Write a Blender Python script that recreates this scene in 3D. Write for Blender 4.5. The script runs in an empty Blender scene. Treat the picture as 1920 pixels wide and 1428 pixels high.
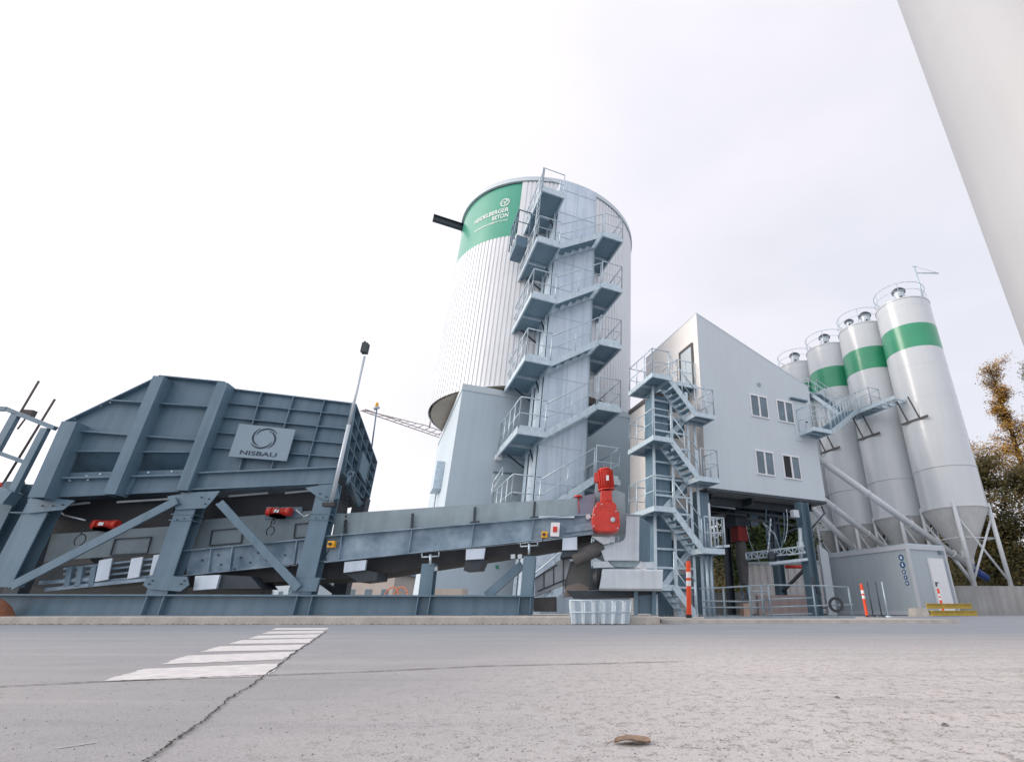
import bpy, math, random
from mathutils import Vector, Matrix
random.seed(7)
V = Vector
# ------------------------------------------------------------ camera / world / sun
CAMH, FPX, CX, CY = 0.18, 940.0, 1190.0, 714.0
TH = math.atan(430.0 / FPX)
CT, ST = math.cos(TH), math.sin(TH)
sc = bpy.context.scene
cd = bpy.data.cameras.new('camera'); cam = bpy.data.objects.new('camera', cd)
sc.collection.objects.link(cam); sc.camera = cam
cd.sensor_width = 36; cd.lens = 36 * FPX / 1920; cd.shift_x = -(CX - 960) / 1920; cd.clip_end = 2000; cd.clip_start = 0.02
cam.location = (0, 0, CAMH); cam.rotation_euler = (math.pi / 2 + TH, 0, 0)

SUN_EL, SUN_AZ = 21.0, -103.0      # azimuth measured from +Y towards +X
w = bpy.data.worlds.new('World'); sc.world = w; w.use_nodes = True
nt = w.node_tree; nt.nodes.clear()
def N(t, x=0, **k):
    n = nt.nodes.new(t)
    for a, b in k.items(): setattr(n, a, b)
    return n
out = N('ShaderNodeOutputWorld'); bg = N('ShaderNodeBackground'); bg2 = N('ShaderNodeBackground'); addn = N('ShaderNodeAddShader')
sky = N('ShaderNodeTexSky'); sky.sky_type = 'NISHITA'; sky.sun_disc = False
sky.sun_elevation = math.radians(SUN_EL); sky.sun_rotation = math.radians(SUN_AZ); sky.dust_density = 3.0
nt.links.new(sky.outputs[0], bg.inputs[0]); bg.inputs[1].default_value = 0.02
tc = N('ShaderNodeTexCoord'); no = N('ShaderNodeTexNoise'); no.inputs['Scale'].default_value = 2.2; no.inputs['Detail'].default_value = 5; no.inputs['Roughness'].default_value = .45
mp = N('ShaderNodeMapping'); mp.inputs['Scale'].default_value = (1, 1, 2.4)
nt.links.new(tc.outputs['Generated'], mp.inputs[0]); nt.links.new(mp.outputs[0], no.inputs['Vector'])
cr = N('ShaderNodeValToRGB'); cr.color_ramp.elements[0].position = .36; cr.color_ramp.elements[1].position = .62
cr.color_ramp.elements[0].color = (.80, .805, .875, 1); cr.color_ramp.elements[1].color = (.90, .88, .94, 1)
nt.links.new(no.outputs[0], cr.inputs[0])
# brighter towards the veiled sun
dp = N('ShaderNodeVectorMath', operation='DOT_PRODUCT')
sd = V((math.sin(math.radians(SUN_AZ)) * math.cos(math.radians(SUN_EL)), math.cos(math.radians(SUN_AZ)) * math.cos(math.radians(SUN_EL)), math.sin(math.radians(SUN_EL))))
dp.inputs[1].default_value = sd
nt.links.new(tc.outputs['Generated'], dp.inputs[0])
mr = N('ShaderNodeMapRange'); mr.inputs['From Min'].default_value = -.2; mr.inputs['From Max'].default_value = 1.0
mr.inputs['To Min'].default_value = 0; mr.inputs['To Max'].default_value = 1
nt.links.new(dp.outputs['Value'], mr.inputs['Value'])
pw = N('ShaderNodeMath', operation='POWER'); pw.inputs[1].default_value = 1.6; nt.links.new(mr.outputs[0], pw.inputs[0])
mx = N('ShaderNodeMix', data_type='RGBA'); mx.inputs['B'].default_value = (1.42, 1.34, 1.38, 1)
nt.links.new(pw.outputs[0], mx.inputs['Factor']); nt.links.new(cr.outputs[0], mx.inputs['A'])
nt.links.new(mx.outputs['Result'], bg2.inputs[0]); bg2.inputs[1].default_value = 0.94
nt.links.new(bg.outputs[0], addn.inputs[0]); nt.links.new(bg2.outputs[0], addn.inputs[1]); nt.links.new(addn.outputs[0], out.inputs[0])

sl = bpy.data.lights.new('sun', 'SUN'); so = bpy.data.objects.new('sun', sl); sc.collection.objects.link(so)
sl.energy = 1.9; sl.angle = math.radians(26); sl.color = (1.0, .92, .83)
so.rotation_euler = (-sd).to_track_quat('-Z', 'Y').to_euler(); so.location = (-20, 0, 30)
sc.view_settings.view_transform = 'Standard'; sc.view_settings.look = 'None'
sc.view_settings.exposure = 0.07; sc.view_settings.gamma = 1.0

# ------------------------------------------------------------ materials
MATS = {}
def mat(name, col, rough=.5, metal=0.0, var=.12, vscale=3.0, bump=0.0, bscale=40.0, col2=None, streak=0.0, coat=0.0, spec=.5, detail=6):
    if name in MATS: return MATS[name]
    m = bpy.data.materials.new(name); m.use_nodes = True; t = m.node_tree; b = t.nodes['Principled BSDF']
    tc = t.nodes.new('ShaderNodeTexCoord'); mp = t.nodes.new('ShaderNodeMapping')
    t.links.new(tc.outputs['Object'], mp.inputs[0])
    n = t.nodes.new('ShaderNodeTexNoise'); n.inputs['Scale'].default_value = vscale; n.inputs['Detail'].default_value = detail; n.inputs['Roughness'].default_value = .62
    t.links.new(mp.outputs[0], n.inputs['Vector'])
    r = t.nodes.new('ShaderNodeValToRGB'); r.color_ramp.elements[0].position = .3; r.color_ramp.elements[1].position = .72
    c2 = col2 if col2 else tuple(min(1, c * (1 + var)) for c in col)
    c1 = col if col2 else tuple(c * (1 - var) for c in col)
    r.color_ramp.elements[0].color = (*c1, 1); r.color_ramp.elements[1].color = (*c2, 1)
    t.links.new(n.outputs[0], r.inputs[0]); last = r.outputs[0]
    if streak > 0:   # vertical run marks / weathering
        mp2 = t.nodes.new('ShaderNodeMapping'); mp2.inputs['Scale'].default_value = (4.5, 4.5, .22)
        t.links.new(tc.outputs['Object'], mp2.inputs[0])
        n2 = t.nodes.new('ShaderNodeTexNoise'); n2.inputs['Scale'].default_value = 1.6; n2.inputs['Detail'].default_value = 7; t.links.new(mp2.outputs[0], n2.inputs['Vector'])
        rr = t.nodes.new('ShaderNodeMapRange'); rr.inputs['From Min'].default_value = .42; rr.inputs['From Max'].default_value = .75
        rr.inputs['To Min'].default_value = 0; rr.inputs['To Max'].default_value = streak
        t.links.new(n2.outputs[0], rr.inputs[0])
        mm = t.nodes.new('ShaderNodeMix'); mm.data_type = 'RGBA'; mm.inputs['B'].default_value = (*[c * .55 for c in col], 1)
        t.links.new(rr.outputs[0], mm.inputs['Factor']); t.links.new(last, mm.inputs['A']); last = mm.outputs['Result']
    t.links.new(last, b.inputs['Base Color'])
    b.inputs['Metallic'].default_value = metal; b.inputs['Specular IOR Level'].default_value = spec
    rm = t.nodes.new('ShaderNodeMapRange'); rm.inputs['To Min'].default_value = max(.03, rough - .1); rm.inputs['To Max'].default_value = min(1, rough + .12)
    t.links.new(n.outputs[0], rm.inputs[0]); t.links.new(rm.outputs[0], b.inputs['Roughness'])
    if coat: b.inputs['Coat Weight'].default_value = coat; b.inputs['Coat Roughness'].default_value = .15
    if bump > 0:
        nb = t.nodes.new('ShaderNodeTexNoise'); nb.inputs['Scale'].default_value = bscale; nb.inputs['Detail'].default_value = 5
        t.links.new(tc.outputs['Object'], nb.inputs['Vector'])
        bp = t.nodes.new('ShaderNodeBump'); bp.inputs['Strength'].default_value = bump; bp.inputs['Distance'].default_value = .02
        t.links.new(nb.outputs[0], bp.inputs['Height']); t.links.new(bp.outputs[0], b.inputs['Normal'])
    MATS[name] = m; return m

M = dict(
 steel=mat('blue_grey_paint', (.098, .182, .25), .38, 0, .2, 1.1, col2=(.165, .25, .32), streak=.45, bump=.05, bscale=6),
 steel_dk=mat('dark_steel', (.035, .05, .065), .5, 0, .25, 3, streak=.3),
 conv=mat('worn_conveyor_paint', (.085, .155, .225), .4, 0, vscale=2.6, col2=(.34, .45, .54), bump=.05, bscale=8, detail=3),
 stain=mat('stainless_sheet', (.30, .385, .42), .45, .1, .2, 2.2, streak=.35),
 stainlt=mat('bright_zinc_sheet', (.46, .54, .60), .38, .2, .1, 1.8, col2=(.66, .72, .76), streak=.4, detail=9),
 galv=mat('galvanised_steel', (.52, .63, .70), .42, .35, .16, 9, streak=.2),
 galvpan=mat('galvanised_panel', (.50, .61, .72), .36, .3, .13, .9, col2=(.68, .77, .86), streak=.4, detail=8),
 grate=mat('dark_grating', (.20, .30, .37), .6, .2, .2, 20),
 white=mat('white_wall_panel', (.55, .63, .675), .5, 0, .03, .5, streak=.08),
 whitec=mat('corrugated_white', (.70, .73, .76), .42, .1, .05, .6, streak=.15),
 concrete_wall=mat('tower_wall', (.50, .60, .665), .6, 0, .05, .35, streak=.12),
 under=mat('brown_soffit', (.40, .35, .29), .8, 0, .15, .8),
 silo=mat('silo_paint', (.60, .64, .665), .30, 0, .035, .4, streak=.07, coat=.4),
 silocone=mat('silo_cone_paint', (.62, .64, .64), .5, 0, .08, .9, streak=.25),
 green=mat('green_paint', (.035, .31, .165), .32, 0, .08, 1, coat=.3),
 greens=mat('green_sign', (.045, .33, .225), .30, 0, .07, .5, coat=.25),
 red=mat('red_gear_paint', (.50, .022, .012), .42, 0, .1, 6, col2=(.66, .05, .03), coat=.1, streak=.45, detail=9),
 orange=mat('orange_plastic', (.85, .085, .02), .45, 0, .08, 4),
 refl=mat('white_reflective', (.85, .85, .85), .4, 0, .03),
 black=mat('black_rubber', (.02, .025, .032), .6, 0, .3, 12),
 blue=mat('blue_sign', (.02, .10, .26), .5, 0, .05),
 bluemotor=mat('blue_motor', (.02, .06, .25), .4, 0, .1),
 yellow=mat('yellow_paint', (.50, .36, .05), .5, 0, .2, 4, streak=.4),
 yellowb=mat('bright_yellow', (.85, .42, .02), .45, 0, .1),
 conc=mat('kerb_concrete', (.44, .42, .39), .85, 0, .18, 4, bump=.25, bscale=40, streak=.4),
 concd=mat('retaining_concrete', (.33, .335, .33), .85, 0, .15, 1.5, bump=.2, bscale=25, streak=.5),
 belt=mat('belt_rubber', (.05, .052, .056), .7, 0, .35, 5, streak=.3),
 concdark=mat('shade_dark_concrete', (.035, .038, .042), .9, 0, .3, 2),
 beige=mat('beige_render', (.52, .46, .41), .8, 0, .08, 1, streak=.2),
 pvc=mat('white_plastic', (.50, .58, .64), .45, 0, .07, 4),
 glass=mat('window_glass', (.10, .16, .20), .08, .0, .25, 1.5, spec=.8),
 dark=mat('dark_opening', (.012, .014, .016), .6, 0, .1),
 frame=mat('window_frame_white', (.78, .80, .82), .4, 0, .03),
 mark=mat('road_marking', (.52, .51, .505), .7, 0, .09, 20, col2=(.80, .775, .77), bump=.2, bscale=80, detail=12),
 crack=mat('crack_dark', (.035, .032, .03), .95, 0, .4, 30),
 letter=mat('dark_lettering', (.012, .03, .06), .5, 0, .05),
 letterw=mat('white_lettering', (.80, .84, .83), .5, 0, .03),
 pale=mat('pale_painted_pillar', (.44, .455, .475), .5, 0, .04, 1.2, streak=.12),
 rust=mat('rusty_steel', (.10, .09, .09), .8, 0, .3, 20),
 sand=mat('rusty_sand', (.22, .09, .05), .95, 0, .25, 9, bump=.5, bscale=30),
 bark=mat('bark', (.05, .04, .03), .9, 0, .3, 8, bump=.5, bscale=12),
 leafd=mat('dry_leaf', (.25, .17, .115), .7, 0, .25, 40),
 stone=mat('pebble', (.16, .15, .14), .9, 0, .3, 60, bump=.3, bscale=90),
 crane=mat('crane_paint', (.45, .38, .35), .6, 0, .1),
 orangebr=mat('faded_orange', (.65, .22, .12), .7, 0, .1),
 darksteelcol=mat('teal_column_paint', (.10, .165, .21), .42, 0, .15, 1.5, streak=.3),
 rubberbr=mat('dusty_rubber', (.12, .12, .12), .8, 0, .25, 6, streak=.4),
)
def foliage(name, stops):
    m = bpy.data.materials.new(name); m.use_nodes = True; t = m.node_tree; b = t.nodes['Principled BSDF']
    g = t.nodes.new('ShaderNodeNewGeometry'); tc = t.nodes.new('ShaderNodeTexCoord')
    n = t.nodes.new('ShaderNodeTexNoise'); n.inputs['Scale'].default_value = .55; n.inputs['Detail'].default_value = 4
    t.links.new(tc.outputs['Object'], n.inputs['Vector'])
    a = t.nodes.new('ShaderNodeMath'); a.operation = 'MULTIPLY_ADD'; a.inputs[1].default_value = .45; 
    t.links.new(g.outputs['Random Per Island'], a.inputs[0]); 
    s = t.nodes.new('ShaderNodeMath'); s.operation = 'MULTIPLY_ADD'; s.inputs[1].default_value = 1.3; s.inputs[2].default_value = -.38
    t.links.new(n.outputs[0], s.inputs[0]); t.links.new(s.outputs[0], a.inputs[2])
    r = t.nodes.new('ShaderNodeValToRGB'); e = r.color_ramp.elements
    e[0].position = 0; e[0].color = (*stops[0], 1); e[1].position = 1; e[1].color = (*stops[-1], 1)
    for i, c in enumerate(stops[1:-1]):
        k = e.new((i + 1) / (len(stops) - 1)); k.color = (*c, 1)
    t.links.new(a.outputs[0], r.inputs[0]); t.links.new(r.outputs[0], b.inputs['Base Color'])
    b.inputs['Roughness'].default_value = .75
    b.inputs['Transmission Weight'].default_value = 0
    return m
M['fgreen'] = foliage('green_foliage', [(.015, .03, .012), (.045, .08, .025), (.09, .13, .035), (.17, .18, .05)])
M['fautumn'] = foliage('autumn_foliage', [(.045, .035, .012), (.19, .11, .025), (.36, .20, .035), (.52, .30, .055), (.42, .34, .09)])
M['fmixed'] = foliage('mixed_foliage', [(.02, .025, .010), (.07, .07, .02), (.16, .12, .028), (.30, .19, .04)])

# ------------------------------------------------------------ helpers
def ray(px, py):
    u = (px - CX) / FPX; v = -(py - CY) / FPX
    return V((u, CT - v * ST, ST + v * CT))
CAM = V((0, 0, CAMH))
def atY(px, py, Y):
    d = ray(px, py); return CAM + d * (Y / d.y)
def atZ(px, py, z):
    d = ray(px, py); return CAM + d * ((z - CAMH) / d.z)
class Plane:      # a vertical plane through (x0,y0) running along (dx,dy); off moves it towards the camera side
    def __init__(s, x0, y0, dx, dy):
        s.p = V((x0, y0, 0)); l = math.hypot(dx, dy); s.d = V((dx / l, dy / l, 0)); s.n = V((s.d.y, -s.d.x, 0))
        if s.n.y > 0 and abs(s.n.y) > .3: s.n = -s.n
    def at(s, px, py, off=0):
        d = ray(px, py); k = (s.p + s.n * off).dot(s.n)
        return CAM + d * (k / d.dot(s.n))
class Frame:
    def __init__(s, x, y, ang):
        s.o = V((x, y, 0)); s.e1 = V((math.cos(ang), math.sin(ang), 0)); s.e2 = V((-math.sin(ang), math.cos(ang), 0))
    def p(s, a, b, z): return s.o + s.e1 * a + s.e2 * b + V((0, 0, z))
    def plane(s, b):
        q = s.p(0, b, 0); return Plane(q.x, q.y, s.e1.x, s.e1.y)
def root(name, label, cat, loc, group=None):
    o = bpy.data.objects.new(name, None); sc.collection.objects.link(o); o.location = loc; o.empty_display_size = .2
    o['label'] = label; o['category'] = cat
    if group: o['group'] = group
    return o
ORG = {}
def origin_of(o):
    while o.parent: o = o.parent
    return V(o.location)
class MB:
    def __init__(s): s.v = []; s.f = []; s.sm = []
    def add(s, vs, fs, smooth=False):
        k = len(s.v); s.v += [V(a) for a in vs]; s.f += [tuple(i + k for i in f) for f in fs]; s.sm += [smooth] * len(fs); return s
    def hexa(s, a, b):           # a: 4 points (ccw), b: 4 matching points
        return s.add(list(a) + list(b), [(3, 2, 1, 0), (4, 5, 6, 7), (0, 1, 5, 4), (1, 2, 6, 5), (2, 3, 7, 6), (3, 0, 4, 7)])
    def prism(s, pts, vec):
        n = len(pts); vec = V(vec)
        return s.add(list(pts) + [V(p) + vec for p in pts], [tuple(range(n))[::-1], tuple(range(n, 2 * n))] + [(i, (i + 1) % n, (i + 1) % n + n, i + n) for i in range(n)])
    def fbox(s, F, a0, a1, b0, b1, z0, z1):
        return s.hexa([F.p(a0, b0, z0), F.p(a1, b0, z0), F.p(a1, b1, z0), F.p(a0, b1, z0)], [F.p(a0, b0, z1), F.p(a1, b0, z1), F.p(a1, b1, z1), F.p(a0, b1, z1)])
    def bar(s, p1, p2, w, h, up=(0, 0, 1)):   # w across, h along up
        p1, p2 = V(p1), V(p2); d = (p2 - p1)
        if d.length < 1e-6: return s
        d.normalize(); up = V(up); r = d.cross(up)
        if r.length < 1e-4: up = V((0, 1, 0)); r = d.cross(up)
        r.normalize(); u = r.cross(d)
        o = [(-w / 2, -h / 2), (w / 2, -h / 2), (w / 2, h / 2), (-w / 2, h / 2)]
        return s.hexa([p1 + r * x + u * y for x, y in o], [p2 + r * x + u * y for x, y in o])
    def ibeam(s, p1, p2, h, w, t=.018, up=(0, 0, 1)):  # h along up
        p1, p2 = V(p1), V(p2); d = (p2 - p1).normalized(); r = d.cross(V(up)).normalized(); u = r.cross(d)
        s.bar(p1, p2, t, h - 2 * t, up); s.bar(p1 + u * (h / 2 - t / 2), p2 + u * (h / 2 - t / 2), w, t, up); s.bar(p1 - u * (h / 2 - t / 2), p2 - u * (h / 2 - t / 2), w, t, up); return s
    def tube(s, p1, p2, r, n=8, r2=None, cap=True):
        p1, p2 = V(p1), V(p2); d = p2 - p1
        if d.length < 1e-6: return s
        d.normalize(); a = d.orthogonal().normalized(); b = d.cross(a); r2 = r if r2 is None else r2
        vs = [p1 + (a * math.cos(t) + b * math.sin(t)) * r for t in [2 * math.pi * i / n for i in range(n)]] + [p2 + (a * math.cos(t) + b * math.sin(t)) * r2 for t in [2 * math.pi * i / n for i in range(n)]]
        k = len(s.v); s.v += vs
        for i in range(n): s.f.append((k + i, k + (i + 1) % n, k + (i + 1) % n + n, k + i + n)); s.sm.append(True)
        if cap: s.f += [tuple(k + i for i in range(n))[::-1], tuple(k + n + i for i in range(n))]; s.sm += [False, False]
        return s
    def path(s, pts, r, n=6):
        for a, b in zip(pts, pts[1:]): s.tube(a, b, r, n)
        return s
    def lathe(s, c, prof, n=48, axis=(0, 0, 1), smooth=True, a0=0, a1=2 * math.pi, sharp=True):
        c = V(c); ax = V(axis).normalized(); A = ax.orthogonal().normalized() if abs(ax.z) < .99 else V((1, 0, 0)); B = ax.cross(A)
        full = abs(a1 - a0 - 2 * math.pi) < 1e-6; m = n if full else n + 1
        # separate rings per segment keep profile edges sharp
        for (r0, z0), (r1, z1) in zip(prof, prof[1:]):
            k = len(s.v)
            for (r, z) in ((r0, z0), (r1, z1)):
                for i in range(m):
                    t = a0 + (a1 - a0) * i / n; s.v.append(c + (A * math.cos(t) + B * math.sin(t)) * r + ax * z)
            for i in range(n):
                j = (i + 1) % m; s.f.append((k + i, k + j, k + j + m, k + i + m)); s.sm.append(smooth)
        return s
    def text(s, txt, size, fn, depth=0.0):
        vs, fs = text_mesh(txt, size)
        s.add([fn(x, y) for x, y in vs], fs); return s
    def build_each(s, name, m, parent=None):     # one object per separate piece
        par = list(range(len(s.v)))
        def fd(i):
            while par[i] != i: par[i] = par[par[i]]; i = par[i]
            return i
        for f in s.f:
            for i in f[1:]: par[fd(i)] = fd(f[0])
        gr = {}
        for f, sm in zip(s.f, s.sm): gr.setdefault(fd(f[0]), []).append((f, sm))
        for g in gr.values():
            mm = MB(); ix = {}
            for f, sm in g:
                for i in f:
                    if i not in ix: ix[i] = len(mm.v); mm.v.append(s.v[i])
                mm.f.append(tuple(ix[i] for i in f)); mm.sm.append(sm)
            mm.build(name, m, parent)
    def build(s, name, m, parent=None, **tags):
        me = bpy.data.meshes.new(name); o = bpy.data.objects.new(name, me); sc.collection.objects.link(o)
        if parent is not None:
            org = origin_of(parent); o.parent = parent
        else: org = V(tags.pop('loc', (0, 0, 0))); o.location = org
        tags.pop('loc', None)
        me.from_pydata([tuple(v - org) for v in s.v], [], s.f); me.materials.append(m)
        me.polygons.foreach_set('use_smooth', s.sm); me.update()
        for k, v in tags.items(): o[k] = v
        return o
_TXT = {}
def text_mesh(txt, size):
    if (txt, size) in _TXT: return _TXT[(txt, size)]
    c = bpy.data.curves.new('lettering', 'FONT'); c.body = txt; c.size = size; c.resolution_u = 3; c.offset = size * .018
    o = bpy.data.objects.new('lettering', c); sc.collection.objects.link(o)
    dg = bpy.context.evaluated_depsgraph_get(); me = bpy.data.meshes.new_from_object(o.evaluated_get(dg))
    vs = [(v.co.x, v.co.y) for v in me.vertices]; fs = [tuple(p.vertices) for p in me.polygons]
    bpy.data.objects.remove(o); bpy.data.curves.remove(c); bpy.data.meshes.remove(me)
    _TXT[(txt, size)] = (vs, fs); return vs, fs
def copy_tree(o, parent=None):
    c = o.copy(); sc.collection.objects.link(c); c.parent = parent
    for ch in list(o.children): copy_tree(ch, c)
    return c
def rail(mb, pts, h=1.05, post=1.0, r=.021, mid=1, toe=None):
    pts = [V(p) for p in pts]
    for a, b in zip(pts, pts[1:]):
        n = max(1, round((b - a).length / post))
        for i in range(n + 1):
            q = a.lerp(b, i / n); mb.tube(q, q + V((0, 0, h)), r, 6)
        mb.tube(a + V((0, 0, h)), b + V((0, 0, h)), r * 1.05, 6)
        for k in range(mid):
            zz = h * (k + 1) / (mid + 1); mb.tube(a + V((0, 0, zz)), b + V((0, 0, zz)), r * .75, 6)
        if toe: toe.bar(a + V((0, 0, .07)), b + V((0, 0, .07)), .008, .13)
def landing(F, a0, a1, b0, b1, z, parent, beams=2):
    m = MB(); m.fbox(F, a0, a1, b0, b1, z - .035, z)
    m.build('deck', M['grate'], parent)
    f = MB(); t = .06; hh = .16
    f.fbox(F, a0 - t, a1 + t, b0 - t, b0, z - hh, z + .02); f.fbox(F, a0 - t, a1 + t, b1, b1 + t, z - hh, z + .02)
    f.fbox(F, a0 - t, a0, b0, b1, z - hh, z + .018); f.fbox(F, a1, a1 + t, b0, b1, z - hh, z + .018)
    for i in range(1, beams + 1):
        b = b0 + (b1 - b0) * i / (beams + 1); f.fbox(F, a0, a1, b - .03, b + .03, z - .13, z - .037)
    return f.build('deck_frame', M['galv'], parent)
def flight(F, a0, z0, a1, z1, b0, b1, parent, name='stair_flight', railside=True, n=None):
    m = MB(); 
    for b in (b0, b1):
        m.bar(F.p(a0, b, z0 - .06), F.p(a1, b, z1 - .06), .02, .22)
    n = n or max(4, int(abs(z1 - z0) / .2))
    o = m.build(name, M['galv'], parent)
    t = MB()
    for i in range(1, n):
        a = a0 + (a1 - a0) * i / n; z = z0 + (z1 - z0) * i / n
        t.fbox(F, a - .12, a + .12, b0 + .015, b1 - .015, z - .02, z + .015)
    t.build('treads', M['grate'], o)
    if railside:
        r = MB()
        for b in ((b0, b1) if railside == 2 else ((b0,) if railside is True else (b1,))):
            rail(r, [F.p(a0, b, z0), F.p(a1, b, z1)], 1.0, .9)
        r.build('handrail', M['galv'], o)
    return o
ANG = math.radians(26)
# ------------------------------------------------------------ ground
def ground():
    m = bpy.data.materials.new('yard_concrete'); m.use_nodes = True; t = m.node_tree; b = t.nodes['Principled BSDF']; L = t.links.new
    tc = t.nodes.new('ShaderNodeTexCoord')
    def noise(s, d=5, r=.6, vec=None):
        n = t.nodes.new('ShaderNodeTexNoise'); n.inputs['Scale'].default_value = s; n.inputs['Detail'].default_value = d; n.inputs['Roughness'].default_value = r
        L(vec or tc.outputs['Object'], n.inputs['Vector']); return n.outputs[0]
    def rng(x, a, b_, c, d):
        n = t.nodes.new('ShaderNodeMapRange'); n.inputs['From Min'].default_value = a; n.inputs['From Max'].default_value = b_; n.inputs['To Min'].default_value = c; n.inputs['To Max'].default_value = d
        L(x, n.inputs[0]); return n.outputs[0]
    def math_(op, x, y):
        n = t.nodes.new('ShaderNodeMath'); n.operation = op
        for i, q in enumerate((x, y)):
            if isinstance(q, (int, float)): n.inputs[i].default_value = q
            else: L(q, n.inputs[i])
        return n.outputs[0]
    def mix(f, A, B):
        n = t.nodes.new('ShaderNodeMix'); n.data_type = 'RGBA'
        L(f, n.inputs['Factor'])
        for k, q in (('A', A), ('B', B)):
            if isinstance(q, tuple): n.inputs[k].default_value = (*q, 1)
            else: L(q, n.inputs[k])
        return n.outputs['Result']
    big = noise(.55, 4); mid = noise(3.2, 6); fine = noise(60, 6, .7); grit = noise(260, 3, .8)
    c = mix(rng(big, .35, .68, 0, 1), (.35, .355, .375), (.43, .42, .415))
    # older, rougher slab towards the right: exposed aggregate, plus painted-in sunlit warmth
    sx = t.nodes.new('ShaderNodeSeparateXYZ'); L(tc.outputs['Object'], sx.inputs[0])
    rough_sunlit = math_('MULTIPLY', rng(math_('ADD', sx.outputs[0], math_('MULTIPLY', mid, .9)), -.35, .75, 0, 1), rng(sx.outputs[1], 5.0, 2.2, 0, 1))
    c = mix(math_('MULTIPLY', rough_sunlit, .8), c, (.70, .66, .635))
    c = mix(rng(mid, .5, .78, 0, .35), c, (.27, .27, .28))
    c = mix(math_('MULTIPLY', rng(math_('ADD', sx.outputs[1], math_('MULTIPLY', big, 2.0)), 3.2, 6.8, 0, 1), .8), c, (.235, .275, .32))  # far ground tinted cool and dark: shade of hopper and tower painted in
    # speckles of aggregate and pits
    vo = t.nodes.new('ShaderNodeTexVoronoi'); vo.inputs['Scale'].default_value = 120; L(tc.outputs['Object'], vo.inputs['Vector'])
    spk = rng(vo.outputs['Distance'], .26, .12, 0, 1); rare = rng(noise(22, 3), .44, .56, 0, 1)
    pit = math_('MULTIPLY', math_('MULTIPLY', spk, rare), rng(rough_sunlit, 0, 1, .3, 1.0))
    c = mix(math_('MULTIPLY', pit, .8), c, (.11, .095, .09))
    c = mix(rng(grit, .42, .72, 0, .4), c, (.21, .195, .19))
    c = mix(math_('MULTIPLY', rng(noise(30, 6, .8), .52, .62, 0, .85), rng(rough_sunlit, 0, 1, .25, 1)), c, (.24, .215, .20))
    vo2 = t.nodes.new('ShaderNodeTexVoronoi'); vo2.inputs['Scale'].default_value = 150; L(tc.outputs['Object'], vo2.inputs['Vector'])
    c = mix(math_('MULTIPLY', rng(vo2.outputs['Distance'], .34, .1, 0, .7), rough_sunlit), c, (.74, .69, .64))
    # dusty drag marks across the yard
    mp = t.nodes.new('ShaderNodeMapping'); mp.inputs['Scale'].default_value = (.35, 3.2, 1); mp.inputs['Rotation'].default_value = (0, 0, .12); L(tc.outputs['Object'], mp.inputs[0])
    dr = noise(1.4, 7, .7, mp.outputs[0]); c = mix(rng(dr, .52, .75, 0, .5), c, (.50, .485, .48)); c = mix(rng(dr, .46, .28, 0, .45), c, (.25, .26, .28))
    L(c, b.inputs['Base Color']); b.inputs['Roughness'].default_value = .82; b.inputs['Specular IOR Level'].default_value = .35
    h = math_('ADD', math_('ADD', math_('MULTIPLY', fine, .5), math_('MULTIPLY', grit, .35)), math_('MULTIPLY', pit, -.9))
    h = math_('ADD', h, math_('MULTIPLY', mid, 1.2))
    bp = t.nodes.new('ShaderNodeBump'); bp.inputs['Strength'].default_value = 1.0; bp.inputs['Distance'].default_value = .006
    L(h, bp.inputs['Height']); L(bp.outputs[0], b.inputs['Normal'])
    g = MB(); g.add([(-300, -60, 0), (300, -60, 0), (300, 500, 0), (-300, 500, 0)], [(0, 1, 2, 3)])
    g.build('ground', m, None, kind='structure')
ground()
def gz(zx, zy, z=.0012):    # crop pixel of the lower left part of the view -> ground point
    p = atZ(zx / 2.743, 1140 + zy / 2.743, 0.0); p.z = z; return p
def ribbon(pts, w0, jag, sub=14, z=.0024):
    m = MB(); P = []
    for a, b in zip(pts, pts[1:]):
        for i in range(sub): P.append(a.lerp(b, i / sub))
    P.append(pts[-1]); L_, R_ = [], []
    for i, p in enumerate(P):
        d = (P[min(i + 1, len(P) - 1)] - P[max(i - 1, 0)]).normalized(); n = V((-d.y, d.x, 0)); j = random.uniform(-jag, jag)
        ww = w0 * random.uniform(.5, 1.5); q = p + n * j; q.z = z; L_.append(q + n * ww / 2); R_.append(q - n * ww / 2)
    n = len(P); m.add(L_ + R_, [(i, i + 1, n + i + 1, n + i) for i in range(n - 1)]); return m
stripes = [((520, 377), (740, 312), (1440, 283), (1385, 350)), ((825, 289), (965, 243), (1515, 223), (1455, 263)), ((1030, 224), (1130, 195), (1575, 186), (1530, 213)),
           ((1172, 183), (1245, 163), (1615, 155), (1590, 178)), ((1270, 156), (1330, 140), (1650, 132), (1620, 151)), ((1345, 131), (1385, 119), (1670, 114), (1655, 128)), ((1395, 111), (1420, 101), (1688, 100), (1680, 110))]
m = MB()
for s in stripes:   # slightly ragged painted edges
    q = [gz(*p) for p in s]; pts = []
    for a, b in zip(q, q[1:] + q[:1]):
        for i in range(14): 
            p = a.lerp(b, i / 14); p += V((random.uniform(-1, 1), random.uniform(-1, 1), 0)) * .006 * (i > 0); pts.append(p)
    c = sum(pts, V()) / len(pts); k = len(m.v)
    m.add([c] + pts, [(0, i + 1, (i + 1) % len(pts) + 1) for i in range(len(pts))])
m.build('crosswalk_marking', M['mark'], None, kind='structure')
m = MB(); p1, p2 = gz(285, 723), gz(500, 690); m = ribbon([p1, p2], .005, .0015, 24, .0012); m.build('worn_line_marking', mat('worn_paint', (.50, .49, .48), .8, 0, .2, 60), None, kind='structure')
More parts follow.
